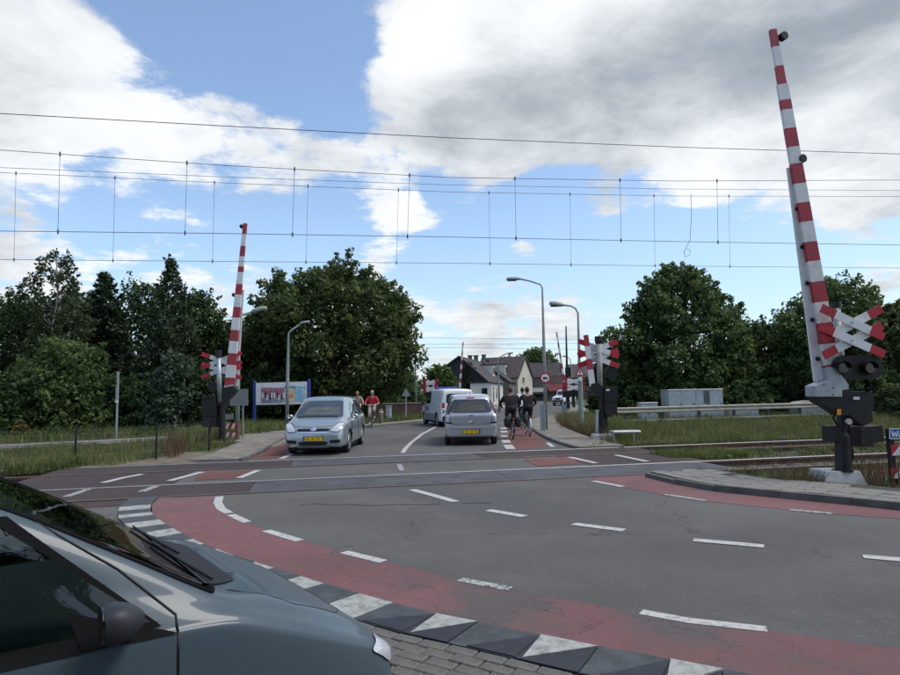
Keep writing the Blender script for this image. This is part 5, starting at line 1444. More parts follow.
house('dull brick row house behind the far crossing', (29, 112), R_(172), 8, 3.5, 3.5, 3.8, 3.8, 6.1, wall_dull, roof_brown, front=[(-1.5, 3.2, .8, 1.3), (1.5, 3.2, .8, 1.3)], chim=[(2.0, 0, .7, .7)])
house('brown roofed house behind the footway barrier mast', (36, 100), R_(172), 11, 3.5, 3.5, 3.6, 3.6, 5.8, wall_dull, roof_brown, front=[(-1.5, 3.2, .8, 1.3)], chim=[(4, 0, .7, .7)])
# shop awning and fascia
o2 = AT(556, 384, 98); S = thing('awning', 'dark red shop awning beyond the far crossing', 'awning', o2)
MB().slab([(-1.5, 0, 0), (1.6, 0, 0), (2.0, -1.3, -1.05), (-1.4, -1.3, -1.05)], (0, -.6, .8), .06).build('canopy', mat('awning_red', (.12, .016, .02), rough=.7), S)
MB().box((.1, .25, -.9), (3.4, .5, 4.6), 0).build('backing_wall', wall_dull, S); MB().box((.3, -1.3, -1.12), (3.2, .04, .16), 0).build('valance', mat('awning_red', (0, 0, 0)), S)
o2 = AT(538, 390, 97); S = thing('shop_fascia', 'pale shop fascia band under the dark roof', 'fascia', o2)
MB().box((0, 0, 0), (2.6, .3, .6), 0).build('band', wall_white, S); MB().box((0, .3, -1.1), (2.6, .5, 3.2), 0).build('shop_wall', wall_dull, S); MB().box((0, .03, -1.3), (2.0, .1, 1.4), 0).build('shop_window', dark_glass, S)

# ------------------------------------------------------------------ vehicles
from mathutils.bvhtree import BVHTree
def crom(P, t):                      # Catmull-Rom through rows of P at parameter t
    n = len(P); i = min(int(t), n - 2); f = t - i
    p0, p1, p2, p3 = P[max(i - 1, 0)], P[i], P[i + 1], P[min(i + 2, n - 1)]
    return .5 * ((2 * p1) + (-p0 + p2) * f + (2 * p0 - 5 * p1 + 4 * p2 - p3) * f * f + (-p0 + 3 * p1 - 3 * p2 + p3) * f ** 3)
def in_poly(x, y, P):
    ins = False; j = len(P) - 1
    for i in range(len(P)):
        if (P[i][1] > y) != (P[j][1] > y) and x < (P[j][0] - P[i][0]) * (y - P[i][1]) / (P[j][1] - P[i][1] + 1e-12) + P[i][0]: ins = not ins
        j = i
    return ins
class Car:
    def __init__(s, name, label, cat, loc, rz, stations, paint_m, wheels, wr=.31, holes=(), su=4, sv=4, hub_m=None, tw=.19, crown=.86):
        s.root = thing(name, label, cat, (loc[0], loc[1], 0), rz)
        rows = []
        for (x, zb, zk, zt, wb, wt) in stations:
            dz = zt - zk
            rows.append(np.array([(x, wb * .90, zb), (x, wb * .975, zb + .07), (x, wb, zb + .5 * (zk - zb)), (x, wb * .985, zk - .06), (x, wb * .955, zk), (x, .5 * wb * .955 + .5 * wt + .012, zk + .45 * dz), (x, wt, zk + crown * dz), (x, wt * .74, zk + dz * (.97 if crown < .9 else .992)), (x, 0, zk + dz)]))
        U = [crom(rows, k / su) for k in range((len(rows) - 1) * su + 1)]
        grid = []
        for r in U:
            half = [crom(r, k / sv) for k in range(8 * sv + 1)]
            full = half + [p * np.array([1, -1, 1]) for p in half[-2::-1]]
            grid.append(full)
        m = len(grid[0]); V = [p for g in grid for p in g]; Fc = []
        for i in range(len(grid) - 1):
            for j in range(m):
                k = (j + 1) % m
                Fc.append((i * m + j, i * m + k, (i + 1) * m + k, (i + 1) * m + j))
        Fc = [tuple(reversed(f)) for f in Fc]
        Fc.append(tuple(range(0, m))[::1]); Fc.append(tuple(range((len(grid) - 1) * m, len(grid) * m))[::-1])
        s.V = [Vector(p) for p in V]; s.Fc = Fc
        s.bvh = BVHTree.FromPolygons(s.V, Fc)
        keep = []
        for f in Fc:
            if len(f) == 4 and holes:
                c = sum((s.V[i] for i in f), Vector()) / 4; drop = False
                for view, P in holes:
                    if view == 'right' and c.y < 0 and in_poly(c.x, c.z, P): drop = True
                    if view == 'left' and c.y > 0 and in_poly(c.x, c.z, P): drop = True
                    if view == 'front' and c.x > .2 and in_poly(c.y, c.z, P): drop = True
                if drop: continue
            keep.append(f)
        me = bpy.data.meshes.new('body'); me.from_pydata([tuple(v) for v in s.V], [], keep)
        me.materials.append(paint_m); me.materials.append(black_plastic)
        bmx = bmesh.new(); bmx.from_mesh(me); bmesh.ops.recalc_face_normals(bmx, faces=bmx.faces); bmx.to_mesh(me); bmx.free()
        o = bpy.data.objects.new('body', me); col.objects.link(o)
        # wheel arches
        cut = []
        if not holes:
            for (x, y) in wheels:
                mb = MB(); sg = 1 if y > 0 else -1
                mb.disc((x, sg * (abs(y) + .06), wr + .01), YA, wr + .055, .42, 28)
                c = mb.build('arch', black_plastic); md = o.modifiers.new('b', 'BOOLEAN'); md.operation = 'DIFFERENCE'; md.object = c; md.solver = 'EXACT'; cut.append(c)
            dg = bpy.context.evaluated_depsgraph_get(); ev = o.evaluated_get(dg)
            me2 = bpy.data.meshes.new_from_object(ev)
            o.modifiers.clear(); o.data = me2; me2.name = 'body'
            for c in cut: bpy.data.objects.remove(c)
        o.data.polygons.foreach_set('use_smooth', [True] * len(o.data.polygons)); o.data.set_sharp_from_angle(angle=R_(38))
        o.parent = s.root; s.body = o
        s.wheels(wheels, wr, hub_m or alloy, tw)
    def wheels(s, wheels, wr, hub_m, tw):
        first = None
        for (x, y) in wheels:
            if first is None:
                mb = MB(); n = 28; prof = [(wr * .64, -tw / 2 + .01), (wr * .9, -tw / 2), (wr * .985, -tw / 2 + .03), (wr, 0), (wr * .985, tw / 2 - .03), (wr * .9, tw / 2), (wr * .64, tw / 2 - .01)]
                vs = [(r * math.cos(2 * math.pi * k / n), w, r * math.sin(2 * math.pi * k / n)) for r, w in prof for k in range(n)]
                fs = [(i * n + k, i * n + (k + 1) % n, (i + 1) * n + (k + 1) % n, (i + 1) * n + k) for i in range(len(prof) - 1) for k in range(n)]
                mb.add(vs, fs); first = mb.build('wheel', tyre, s.root, smooth=True); w = first
                mb = MB(); mb.disc((0, 0, 0), YA, wr * .66, tw * .5, n); mb.build('brake_disc', black_paint, w)
                mb = MB()
                for k in range(7):
                    a = 2 * math.pi * k / 7; d = np.array([math.cos(a), 0, math.sin(a)])
                    for sg in (-1, 1): mb.bar(d * .04 + YA * sg * tw * .33, d * wr * .64 + YA * sg * tw * .36, .07, .055, .03, np.cross(d, YA))
                for sg in (-1, 1):
                    mb.disc((0, sg * tw * .34, 0), YA, .065, .04, 14)
                    ring = [(wr * .67 * math.cos(2 * math.pi * k / n), sg * tw * .42, wr * .67 * math.sin(2 * math.pi * k / n)) for k in range(n + 1)]
                    mb.tube(ring, .018, 5, cap=False)
                mb.build('rim', hub_m, w, smooth=False)
            else:
                w = first.copy(); col.objects.link(w); w.parent = s.root
                for c in first.children:
                    d = c.copy(); col.objects.link(d); d.parent = w
            w.location = (x, y, wr)
    def hit(s, view, a, b):
        o, d = {'front': ((5, a, b), (-1, 0, 0)), 'back': ((-5, a, b), (1, 0, 0)), 'right': ((a, -3, b), (0, 1, 0)), 'left': ((a, 3, b), (0, -1, 0)), 'top': ((a, b, 5), (0, 0, -1))}[view]
        h = s.bvh.ray_cast(Vector(o), Vector(d))
        if h[0] is None:
            p = Vector(o) - Vector(d) * 0
            g = {'front': (1.9, a, b), 'back': (-1.9, a, b), 'right': (a, -.8, b), 'left': (a, .8, b), 'top': (a, b, 1)}[view]
            h = s.bvh.find_nearest(Vector(g))
        return h[0], h[1], Vector(d)
    def decal(s, name, m, quad, view, off=.006, n=8, k=6, rnd_=0, parent=None, bulge=0.):
        """a four-cornered panel laid on the body as seen from one side; quad in that side's two axes"""
        q = [np.array(p, float) for p in quad]; V = []
        for i in range(n + 1):
            for j in range(k + 1):
                a, b = i / n, j / k
                if rnd_:
                    A, B_ = 2 * a - 1, 2 * b - 1; mx = max(abs(A), abs(B_), 1e-6); rr = (abs(A) ** rnd_ + abs(B_) ** rnd_) ** (1 / rnd_) / mx if mx > 1e-5 else 1.0
                    A, B_ = A / rr, B_ / rr; a_, b_ = (A + 1) / 2, (B_ + 1) / 2
                else: a_, b_ = a, b
                p = (q[0] * (1 - a_) + q[1] * a_) * (1 - b_) + (q[3] * (1 - a_) + q[2] * a_) * b_
                h, nn, d = s.hit(view, p[0], p[1])
                if nn.dot(d) > 0: nn = -nn
                e = off + bulge * (1 - (2 * a - 1) ** 2) * (1 - (2 * b - 1) ** 2)
                V.append(h + nn * e)
        Fc = [(i * (k + 1) + j, (i + 1) * (k + 1) + j, (i + 1) * (k + 1) + j + 1, i * (k + 1) + j + 1) for i in range(n) for j in range(k)]
        i0 = (n // 2) * (k + 1) + k // 2; fn = (V[i0 + k + 1] - V[i0]).cross(V[i0 + 1] - V[i0]); h_, n_, d_ = s.hit(view, *[float(c) for c in ((q[0] + q[1] + q[2] + q[3]) / 4)])
        if fn.dot(d_) > 0: Fc = [f[::-1] for f in Fc]
        mb = MB(); mb.add(V, Fc)
        o = mb.build(name, m, parent or s.root, smooth=True)
        return o
    def line(s, name, m, pts, view, w=.012, off=.004, parent=None):
        P = []
        for (a0, b0), (a1, b1) in zip(pts[:-1], pts[1:]):
            n = max(2, int(math.hypot(a1 - a0, b1 - b0) / .06))
            for k in range(n): P.append((a0 + (a1 - a0) * k / n, b0 + (b1 - b0) * k / n))
        P.append(pts[-1]); Q = []
        for a, b in P:
            h, nn, d = s.hit(view, a, b)
            if nn.dot(d) > 0: nn = -nn
            Q.append(np.array(h + nn * off))
        return MB().tube(Q, w / 2, 5).build(name, m, parent or s.root, smooth=True)
    def plate(s, view, y, z, w=.5, h=.11, off=.02, euro=True):
        h0, nn, d = s.hit(view, y, z)
        x = h0.x; sg = 1 if view == 'front' else -1
        mb = MB(); mb.box((x + sg * off, y, z), (.014, w, h), 0); p = mb.build('number_plate', plate_yellow, s.root)
        mb = MB(); xx = x + sg * (off + .009)
        # six dark characters in pairs, too small in the picture to be read
        for i, cy in enumerate((-.175, -.115, -.03, .03, .115, .175)):
            mb.box((xx, y + cy, z + h * .26), (.003, .034, .010)); mb.box((xx, y + cy, z - h * .26), (.003, .034, .010)); mb.box((xx, y + cy - .013 * (1 if i % 2 else -1), z), (.003, .010, h * .44))
        mb.build('characters', black_paint, p)
        mb = MB(); mb.box((xx - sg * .001, y + (w / 2 - .022) * (-1 if view == 'back' else 1) * (1 if view == 'front' else 1) * (1 if view == 'back' else -1), z), (.003, .04, h)); mb.build('blue_strip', sign_blue, p)
        mb = MB(); mb.box((x + sg * (off - .010), y, z), (.008, w + .03, h + .03), 0); mb.build('plate_holder', black_plastic, p)
def mirror(car, x, y, z, m, sg):
    mb = MB(); n = 10; vs = []
    for i in range(7):
        t = i / 6; r = math.sin(math.pi * (.12 + .76 * t)) ** .6
        for k in range(n):
            a = 2 * math.pi * k / n; vs.append((x + .055 - .11 * t * .9, y + sg * (.11 + .10 * r * math.cos(a)), z + .075 * r * math.sin(a)))
    fs = [(i * n + k, i * n + (k + 1) % n, (i + 1) * n + (k + 1) % n, (i + 1) * n + k) for i in range(6) for k in range(n)] + [tuple(range(n)), tuple(range(6 * n, 7 * n))[::-1]]
    mb.add(vs, fs); mb.bar((x, y - sg * .05, z - .05), (x, y + sg * .08, z - .03), .05, .05, .04, XA)
    return mb.build('side_mirror', m, car.root, smooth=True)

silver_blue = paint('silver_paint', (.38, .43, .45)); silver = paint('grey_silver_paint', (.50, .51, .54)); white_car = mat('white_car_paint', (.72, .73, .73), rough=.3, coat=.7)
slate = paint('slate_blue_paint', (.066, .096, .116), .0, .42)

# -- silver MPV coming towards us
ST = [(-2.18, .45, .78, .82, .70, .55), (-2.12, .35, .92, 1.02, .80, .60), (-1.98, .30, 1.0, 1.38, .85, .58), (-1.70, .25, 1.0, 1.55, .88, .62), (-1.0, .22, .98, 1.62, .885, .66), (0, .22, .96, 1.63, .885, .68), (.5, .22, .94, 1.57, .885, .66), (.98, .22, .93, 1.32, .885, .68), (1.40, .22, .92, 1.04, .88, .72), (1.75, .22, .87, .96, .865, .66), (2.0, .22, .77, .85, .82, .58), (2.13, .24, .64, .72, .74, .52), (2.18, .30, .54, .60, .66, .48)]
car = Car('silver_car', 'silver people carrier with yellow front plate driving toward the crossing', 'car', (-3.83, 19.6), R_(-90), ST, silver_blue, [(1.27, .77), (1.27, -.77), (-1.45, .77), (-1.45, -.77)], .315)
car.decal('windscreen', mid_glass, [(-.70, 1.02), (.70, 1.02), (.585, 1.49), (-.585, 1.49)], 'front', n=14, k=10, rnd_=14)
car.line('wiper', black_plastic, [(-.62, 1.03), (-.05, 1.05), (.55, 1.03)], 'front', .03, .012)
for sg, vw in ((1, 'left'), (-1, 'right')):
    car.decal('side_window', mid_glass, [(-.28, .99), (.90, .99), (.36, 1.45), (-.22, 1.49)], vw, rnd_=10)
    car.decal('side_window', mid_glass, [(-1.22, 1.02), (-.36, .99), (-.30, 1.49), (-1.15, 1.47)], vw, rnd_=10)
    car.decal('side_window', mid_glass, [(-1.75, 1.08), (-1.32, 1.03), (-1.25, 1.46), (-1.55, 1.43)], vw, rnd_=10)
    for x in (.93, -.33, -1.27): car.line('door_gap', black_plastic, [(x - (.0 if x > 0 else .05), .35), (x, .70), (x + (.0 if x < 0 else -.02), .95)], vw, .012)
    car.line('rub_strip', mat('rub_grey', (.10, .10, .11), rough=.6), [(-1.05, .55), (.88, .53)], vw, .035)
    for x in (-.15, -1.1): car.decal('door_handle', silver_blue, [(x - .09, .83), (x + .09, .83), (x + .09, .865), (x - .09, .865)], vw, .02, 3, 2)
    car.decal('headlight_rim', black_plastic, [(sg * .44, .65), (sg * .715, .625), (sg * .835, .87), (sg * .65, .89)], 'front', .006, rnd_=7)
    car.decal('headlight', lamp_clear, [(sg * .46, .665), (sg * .70, .64), (sg * .82, .86), (sg * .66, .875)], 'front', .014, rnd_=7, bulge=.008)
    car.decal('headlight_reflector', chrome, [(sg * .56, .70), (sg * .68, .69), (sg * .70, .78), (sg * .60, .79)], 'front', .018, rnd_=4)
    car.decal('fog_recess', black_plastic, [(sg * .46, .33), (sg * .74, .35), (sg * .74, .44), (sg * .46, .42)], 'front', .006, rnd_=6)
    mirror(car, .86, sg * .86, 1.03, silver_blue, sg)
car.decal('grille', black_plastic, [(-.44, .665), (.44, .665), (.46, .735), (-.46, .735)], 'front', .008, 12, 3, rnd_=10)
car.decal('grille_bar', chrome, [(-.40, .615), (.40, .615), (.42, .650), (-.42, .650)], 'front', .014, 12, 2)
car.decal('badge', chrome, [(-.085, .675), (.085, .675), (.085, .765), (-.085, .765)], 'front', .022, rnd_=2.2, bulge=.01)
car.decal('lower_intake', black_plastic, [(-.38, .29), (.38, .29), (.42, .385), (-.42, .385)], 'front', .008, 12, 3, rnd_=8)
car.decal('lower_lip', chrome if False else silver_blue, [(-.44, .235), (.44, .235), (.42, .275), (-.42, .275)], 'front', .03, 12, 2)
car.plate('front', 0, .465, .52, .115, .03)
car.line('bonnet_gap', black_plastic, [(-.66, .90), (-.50, .80), (-.2, .775), (.2, .775), (.50, .80), (.66, .90)], 'front', .008, .002)
MB().box((-.2, 0, .155), (3.6, 1.5, .10), 0).build('underbody', black_plastic, car.root)

# -- grey hatchback seen from behind
ST = [(-2.02, .34, .84, .88, .70, .52), (-2.00, .30, .92, .99, .79, .56), (-1.90, .26, .98, 1.22, .82, .58), (-1.74, .24, .99, 1.50, .84, .56), (-1.5, .22, .98, 1.585, .845, .60), (-.9, .22, .97, 1.62, .845, .64), (0, .22, .95, 1.61, .845, .65), (.45, .22, .94, 1.54, .845, .65), (.95, .22, .93, 1.28, .845, .66), (1.35, .22, .92, 1.03, .84, .68), (1.7, .22, .84, .93, .82, .60), (1.95, .24, .70, .78, .74, .5), (2.03, .32, .55, .62, .6, .45)]
car = Car('grey_hatchback', 'grey hatchback seen from behind waiting in the lane beside the cyclists', 'car', (.62, 21.75), R_(90), ST, silver, [(1.25, .74), (1.25, -.74), (-1.33, .74), (-1.33, -.74)], .305)
car.decal('rear_window', dark_glass, [(-.66, 1.02), (.66, 1.02), (.555, 1.44), (-.555, 1.44)], 'back', .008, 14, 10, rnd_=9)
car.decal('brake_light_strip', lamp_red, [(-.13, 1.475), (.13, 1.475), (.13, 1.50), (-.13, 1.50)], 'back', .02, 4, 2)
car.line('tailgate_gap', black_plastic, [(-.66, 1.0), (-.64, .80), (-.66, .70), (-.3, .665), (.3, .665), (.66, .70), (.64, .80), (.66, 1.0)], 'back', .012, .002)
car.decal('bumper_top', silver, [(-.74, .60), (.74, .60), (.74, .665), (-.74, .665)], 'back', .03, 14, 2)
car.decal('bumper_strip', mat('light_strip', (.55, .56, .58), rough=.4, metal=.4), [(-.66, .565), (.66, .565), (.66, .60), (-.66, .60)], 'back', .036, 14, 2)
car.decal('plate_recess', silver, [(-.40, .36), (.40, .36), (.44, .53), (-.44, .53)], 'back', .002, 10, 3)
car.plate('back', 0, .435, .52, .115, .03)
car.decal('badge', chrome, [(-.075, .685), (.075, .685), (.075, .775), (-.075, .775)], 'back', .02, rnd_=2.2, bulge=.01)
car.decal('tailgate_label', mat('label_red', (.35, .03, .04), rough=.5), [(-.06, .925), (.06, .925), (.06, .955), (-.06, .955)], 'back', .012, 3, 2)
for sg in (-1, 1):
    car.decal('tail_lamp', mat('smoked_red', (.05, .015, .018), rough=.2, coat=.5), [(sg * .66, 1.0), (sg * .78, .98), (sg * .70, 1.36), (sg * .585, 1.42)], 'back', .012, rnd_=8)
    car.decal('lamp_notch', black_plastic, [(sg * .60, .695), (sg * .79, .70), (sg * .79, .745), (sg * .60, .735)], 'back', .010, 4, 2)
    car.decal('corner_lamp', lamp_clear, [(sg * .62, .615), (sg * .76, .62), (sg * .76, .66), (sg * .62, .655)], 'back', .045, 4, 2)
    vw = 'left' if sg > 0 else 'right'
    car.decal('side_window', dark_glass, [(-1.45, 1.04), (-.45, 1.0), (-.38, 1.5), (-1.3, 1.47)], vw, rnd_=10); car.decal('side_window', dark_glass, [(-.36, 1.0), (.85, .99), (.32, 1.45), (-.3, 1.49)], vw, rnd_=10)
    mirror(car, .8, sg * .83, 1.03, silver, sg)
MB().tube([(-1.5, 0, 1.615), (-1.56, 0, 1.71)], .012, 6).build('aerial', black_plastic, car.root)
MB().box((-.1, 0, .24), (3.4, 1.10, .16), 0).build('underbody', black_plastic, car.root)
for sg in (-1, 1): MB().tube([(-2.0, sg * .62, .30), (-2.01, sg * .62, .30)], .03, 8).build('reflector', lamp_red, car.root)

# -- white van with blue roof lights
ST = [(-2.18, .36, 1.0, 1.66, .84, .66), (-2.15, .30, 1.05, 1.76, .88, .70), (-2.0, .26, 1.08, 1.82, .895, .73), (-1.2, .24, 1.08, 1.85, .90, .75), (0, .24, 1.06, 1.85, .90, .74), (.45, .24, 1.04, 1.78, .90, .70), (.95, .24, 1.02, 1.45, .90, .70), (1.38, .24, .99, 1.10, .89, .74), (1.75, .24, .92, 1.0, .87, .66), (2.05, .24, .74, .82, .80, .55), (2.17, .3, .58, .64, .66, .5)]
car = Car('white_van', 'white van with blue roof light bar and red blue side stripes', 'van', (-.25, 32.5), R_(106), ST, white_car, [(1.3, .78), (1.3, -.78), (-1.35, .78), (-1.35, -.78)], .325)
car.decal('rear_window', dark_glass, [(-.62, 1.12), (.62, 1.12), (.58, 1.60), (-.58, 1.60)], 'back', .008, 8, 8, rnd_=8)
car.line('door_gap', black_plastic, [(0, .45), (0, 1.7)], 'back', .014)
for sg in (-1, 1):
    vw = 'left' if sg > 0 else 'right'
    car.decal('tail_lamp', lamp_red, [(sg * .70, .86), (sg * .84, .86), (sg * .82, 1.16), (sg * .70, 1.16)], 'back', .012, rnd_=6)
    car.decal('tail_lamp_black', black_plastic, [(sg * .70, .70), (sg * .85, .70), (sg * .85, .855), (sg * .70, .855)], 'back', .012, rnd_=6)
    car.decal('front_window', dark_glass, [(-.05, 1.10), (1.15, 1.06), (.52, 1.66), (.0, 1.70)], vw, rnd_=10)
    car.decal('stripe', sign_red, [(-.9, .80), (.9, .80), (.75, 1.0), (-.5, 1.0)], vw, .006, 10, 3) if False else None
    for k in range(4):
        car.decal('stripe', sign_red if k % 2 == 0 else sign_blue, [(.1 + k * .22, .72), (.24 + k * .22, .72), (.38 + k * .22, 1.0), (.24 + k * .22, 1.0)], vw, .008, 3, 4)
    car.decal('lower_cladding', mat('cladding', (.22, .24, .26), rough=.6), [(-.95, .27), (.9, .27), (.9, .62), (-.95, .62)], vw, .006, 10, 4)
    car.line('door_handle', black_plastic, [(-.62, 1.05), (-.4, 1.05)], vw, .04, .02)
    mirror(car, 1.05, sg * .88, 1.12, black_plastic, sg)
mb = MB(); mb.box((.10, 0, 1.905), (.26, 1.2, .08), 0, bev=.03); mb.build('light_bar', mat('beacon_blue', (.02, .04, .35), rough=.15, coat=.6), car.root)
mb = MB(); mb.box((.10, .4, 1.855), (.1, .06, .06), 0); mb.box((.10, -.4, 1.855), (.1, .06, .06), 0); mb.build('light_bar_foot', black_plastic, car.root)
car.decal('rear_bumper', black_plastic, [(-.8, .32), (.8, .32), (.82, .52), (-.82, .52)], 'back', .03, 10, 3)
car.plate('back', .35, .62, .5, .11, .02)
MB().box((-.1, 0, .19), (3.7, 1.5, .10), 0).build('underbody', black_plastic, car.root)

# -- small white jeep far down the street
ST = [(-1.65, .40, .90, .95, .70, .6), (-1.60, .36, 1.0, 1.55, .74, .62), (-1.4, .34, 1.0, 1.66, .76, .64), (-.2, .34, 1.0, 1.68, .76, .64), (.15, .34, 1.0, 1.60, .76, .63), (.42, .34, 1.0, 1.10, .75, .66), (1.0, .36, .95, 1.03, .73, .62), (1.5, .38, .86, .95, .70, .58), (1.62, .42, .7, .76, .64, .5)]
car = Car('white_jeep', 'small boxy white off-roader standing far down the street', 'car', (12.0, 67), R_(238), ST, white_car, [(1.0, .62), (1.0, -.62), (-1.0, .62), (-1.0, -.62)], .34)
for vw in ('left', 'right'):
    car.decal('side_window', dark_glass, [(-.55, 1.06), (.34, 1.06), (.14, 1.52), (-.55, 1.54)], vw, rnd_=9); car.decal('side_window', dark_glass, [(-1.5, 1.06), (-.68, 1.06), (-.68, 1.54), (-1.42, 1.52)], vw, rnd_=9)
car.decal('windscreen', dark_glass, [(-.58, 1.12), (.58, 1.12), (.54, 1.54), (-.54, 1.54)], 'front', rnd_=9)
for sg in (-1, 1): car.decal('headlight', lamp_clear, [(sg * .34, .68), (sg * .54, .68), (sg * .54, .84), (sg * .34, .84)], 'front', .01, rnd_=2.5)
car.decal('grille', black_plastic, [(-.28, .66), (.28, .66), (.28, .84), (-.28, .84)], 'front', .01, rnd_=8)
car.decal('bumper', black_plastic, [(-.6, .46), (.6, .46), (.6, .6), (-.6, .6)], 'front', .05, 10, 3)

# -- a distant parked dark car beyond the cyclists
# -- slate blue car in the foreground
FS = [(-2.0, .40, .78, .84, .70, .55), (-1.95, .30, .88, 1.0, .78, .58), (-1.8, .24, .93, 1.2, .81, .58), (-1.4, .20, .93, 1.36, .82, .58), (-.6, .18, .915, 1.42, .825, .60), (-.1, .18, .905, 1.405, .825, .60), (.2, .18, .895, 1.36, .825, .60), (.62, .18, .885, 1.145, .825, .635), (.98, .18, .86, .935, .82, .67), (1.2, .19, .79, .865, .81, .64), (1.45, .20, .68, .75, .785, .58), (1.66, .22, .575, .635, .73, .52), (1.78, .26, .49, .54, .65, .46), (1.84, .30, .41, .45, .53, .40)]
PHI = R_(37)
Sw = G(115.5, 637, .89)
loc_p = (.60, -.80)
cx = Sw[0] - (loc_p[0] * math.cos(PHI) - loc_p[1] * math.sin(PHI)); cy = Sw[1] - (loc_p[0] * math.sin(PHI) + loc_p[1] * math.cos(PHI))
FC = car = Car('slate_blue_car', 'slate blue car close by, seen over its bonnet and passenger window', 'car', (cx, cy), PHI, FS, slate, [(1.08, .742), (1.08, -.742), (-1.4, .742), (-1.4, -.742)], .29,
    holes=[('right', [(-.60, .908), (.74, .893), (.28, 1.295), (-.52, 1.36)]), ('left', [(-.60, .908), (.74, .893), (.28, 1.295), (-.52, 1.36)]), ('front', [(-.69, .94), (.69, .94), (.565, 1.34), (-.565, 1.34)])], su=20, sv=14, crown=.945)
def quad_frame(car, name, quad, view, w, off, m=None):
    car.line(name, m or black_rubber, list(quad) + [quad[0]], view, w, off)
q_side = [(-.60, .908), (.74, .893), (.28, 1.295), (-.52, 1.36)]
for vw in ('right', 'left'):
    car.decal('side_window', thin_glass, q_side, vw, .001, 14, 10)
    c_ = np.mean(np.array(q_side), 0)
    qo = [tuple(np.array(p) + np.sign(np.array(p) - c_) * np.array([.008, .006])) for p in q_side]; qi = [tuple(np.array(p) - np.sign(np.array(p) - c_) * np.array([.022, .013])) for p in q_side]
    for a_ in range(4):
        b_ = (a_ + 1) % 4
        car.decal('window_seal', black_rubber, [qo[a_], qo[b_], qi[b_], qi[a_]], vw, .005, 16, 2)
    car.line('door_gap', black_plastic, [(.80, .86), (.80, .91), (.62, 1.085), (.44, 1.22), (.31, 1.325), (.1, 1.372), (-.5, 1.398)], vw, .009, .0)
    car.decal('sill_trim', black_rubber, [(-.64, .872), (.74, .862), (.66, .902), (-.64, .908)], vw, .005, 16, 2)
    car.decal('mirror_base', black_rubber, [(.50, .865), (.80, .857), (.62, .92), (.46, .985)], vw, .007, 8, 4)
    q2 = [(-1.5, .95), (-.72, .92), (-.66, 1.29), (-1.30, 1.25)]
    car.decal('side_window', dark_glass, q2, vw, .004, 10, 8, rnd_=10)
    car.line('door_gap', black_plastic, [(.74, .26), (.80, .55), (.80, .86)], vw, .010, .0)
    car.line('door_gap', black_plastic, [(-.66, .26), (-.66, .88)], vw, .010, .0)
    for wx in (1.08, -1.4):
        car.decal('wheel_arch', black_rubber, [(wx - .35, -.06), (wx + .35, -.06), (wx + .35, .60), (wx - .35, .60)], vw, .004, 20, 20, rnd_=2)
    car.line('body_crease', black_plastic, [(.98, .40), (1.15, .435), (1.35, .46), (1.52, .47)], vw, .008, .0)
q_ws = [(-.69, .94), (.69, .94), (.565, 1.34), (-.565, 1.34)]
car.decal('windscreen', thin_glass, q_ws, 'front', .002, 16, 12)
quad_frame(car, 'screen_seal', q_ws, 'front', .022, -.002)
car.decal('scuttle', black_plastic, [(.94, -.62), (1.13, -.40), (1.13, .40), (.94, .62)], 'top', .006, 4, 20)
car.line('bonnet_gap', black_plastic, [(1.03, -.60), (1.30, -.64), (1.55, -.55), (1.66, -.35), (1.70, 0), (1.66, .35), (1.55, .55), (1.30, .64), (1.03, .60)], 'top', .007, -.001)
for y0_, y1_ in ((-.50, .10), (.05, .58)):
    car.line('wiper', black_plastic, [(1.0, y0_), (.93, (y0_ + y1_) / 2), (.89, y1_)], 'top', .013, .016)
for sg, vw in ((-1, 'right'), (1, 'left')):
    car.decal('headlight', lamp_clear, [(sg * .50, .46), (sg * .66, .455), (sg * .735, .575), (sg * .55, .565)], 'front', .008, 8, 8, rnd_=5, bulge=.012)
    car.decal('headlight_reflector', chrome, [(sg * .56, .485), (sg * .64, .485), (sg * .67, .55), (sg * .59, .545)], 'front', .012, 5, 5, rnd_=3)
    car.decal('washer_nozzle', black_plastic, [(1.13, sg * .28), (1.16, sg * .28), (1.16, sg * .31), (1.13, sg * .31)], 'top', .01, 2, 2)
    mb = MB(); vs = []; n = 14
    for i in range(9):
        t = i / 8; r = math.sin(math.pi * (.05 + .64 * t)) ** .6
        for k in range(n):
            a = 2 * math.pi * k / n; ca_, sa_ = math.cos(a), math.sin(a); qn = (abs(ca_) ** 3.2 + abs(sa_) ** 3.2) ** (-1 / 3.2); vs.append((.66 - .12 * t, sg * (.925 + .074 * r * qn * ca_), .975 + .060 * r * qn * sa_))
    mb.add(vs, [(i * n + k, i * n + (k + 1) % n, (i + 1) * n + (k + 1) % n, (i + 1) * n + k) for i in range(8) for k in range(n)] + [tuple(range(n)), tuple(range(8 * n, 9 * n))[::-1]])
    mb.bar((.62, sg * .79, .91), (.62, sg * .90, .94), .07, .05, .05, XA)
    mg = MB(); mg.disc((.538, sg * .925, .975), XA, .058, .006, 18); 
    mr = mb.build('side_mirror', mat('mirror_grey', (.028, .031, .038), rough=.5, spec=.35), car.root, auto=50); mg.build('mirror_glass', dark_glass, mr)
car.decal('bumper', mat('bumper_dark', (.03, .035, .04), rough=.6), [(-.52, .30), (.52, .30), (.56, .40), (-.56, .40)], 'front', .012, 14, 4)
car.decal('grille', black_plastic, [(-.30, .42), (.30, .42), (.34, .48), (-.34, .48)], 'front', .008, 10, 3, rnd_=8)
car.plate('front', 0, .36, .5, .11, .03)
cabin = mat('cabin_grey', (.035, .037, .038), rough=.85)
MB().box((.50, 0, .78), (.60, 1.36, .20), 0, bev=.06).build('dashboard', cabin, car.root)
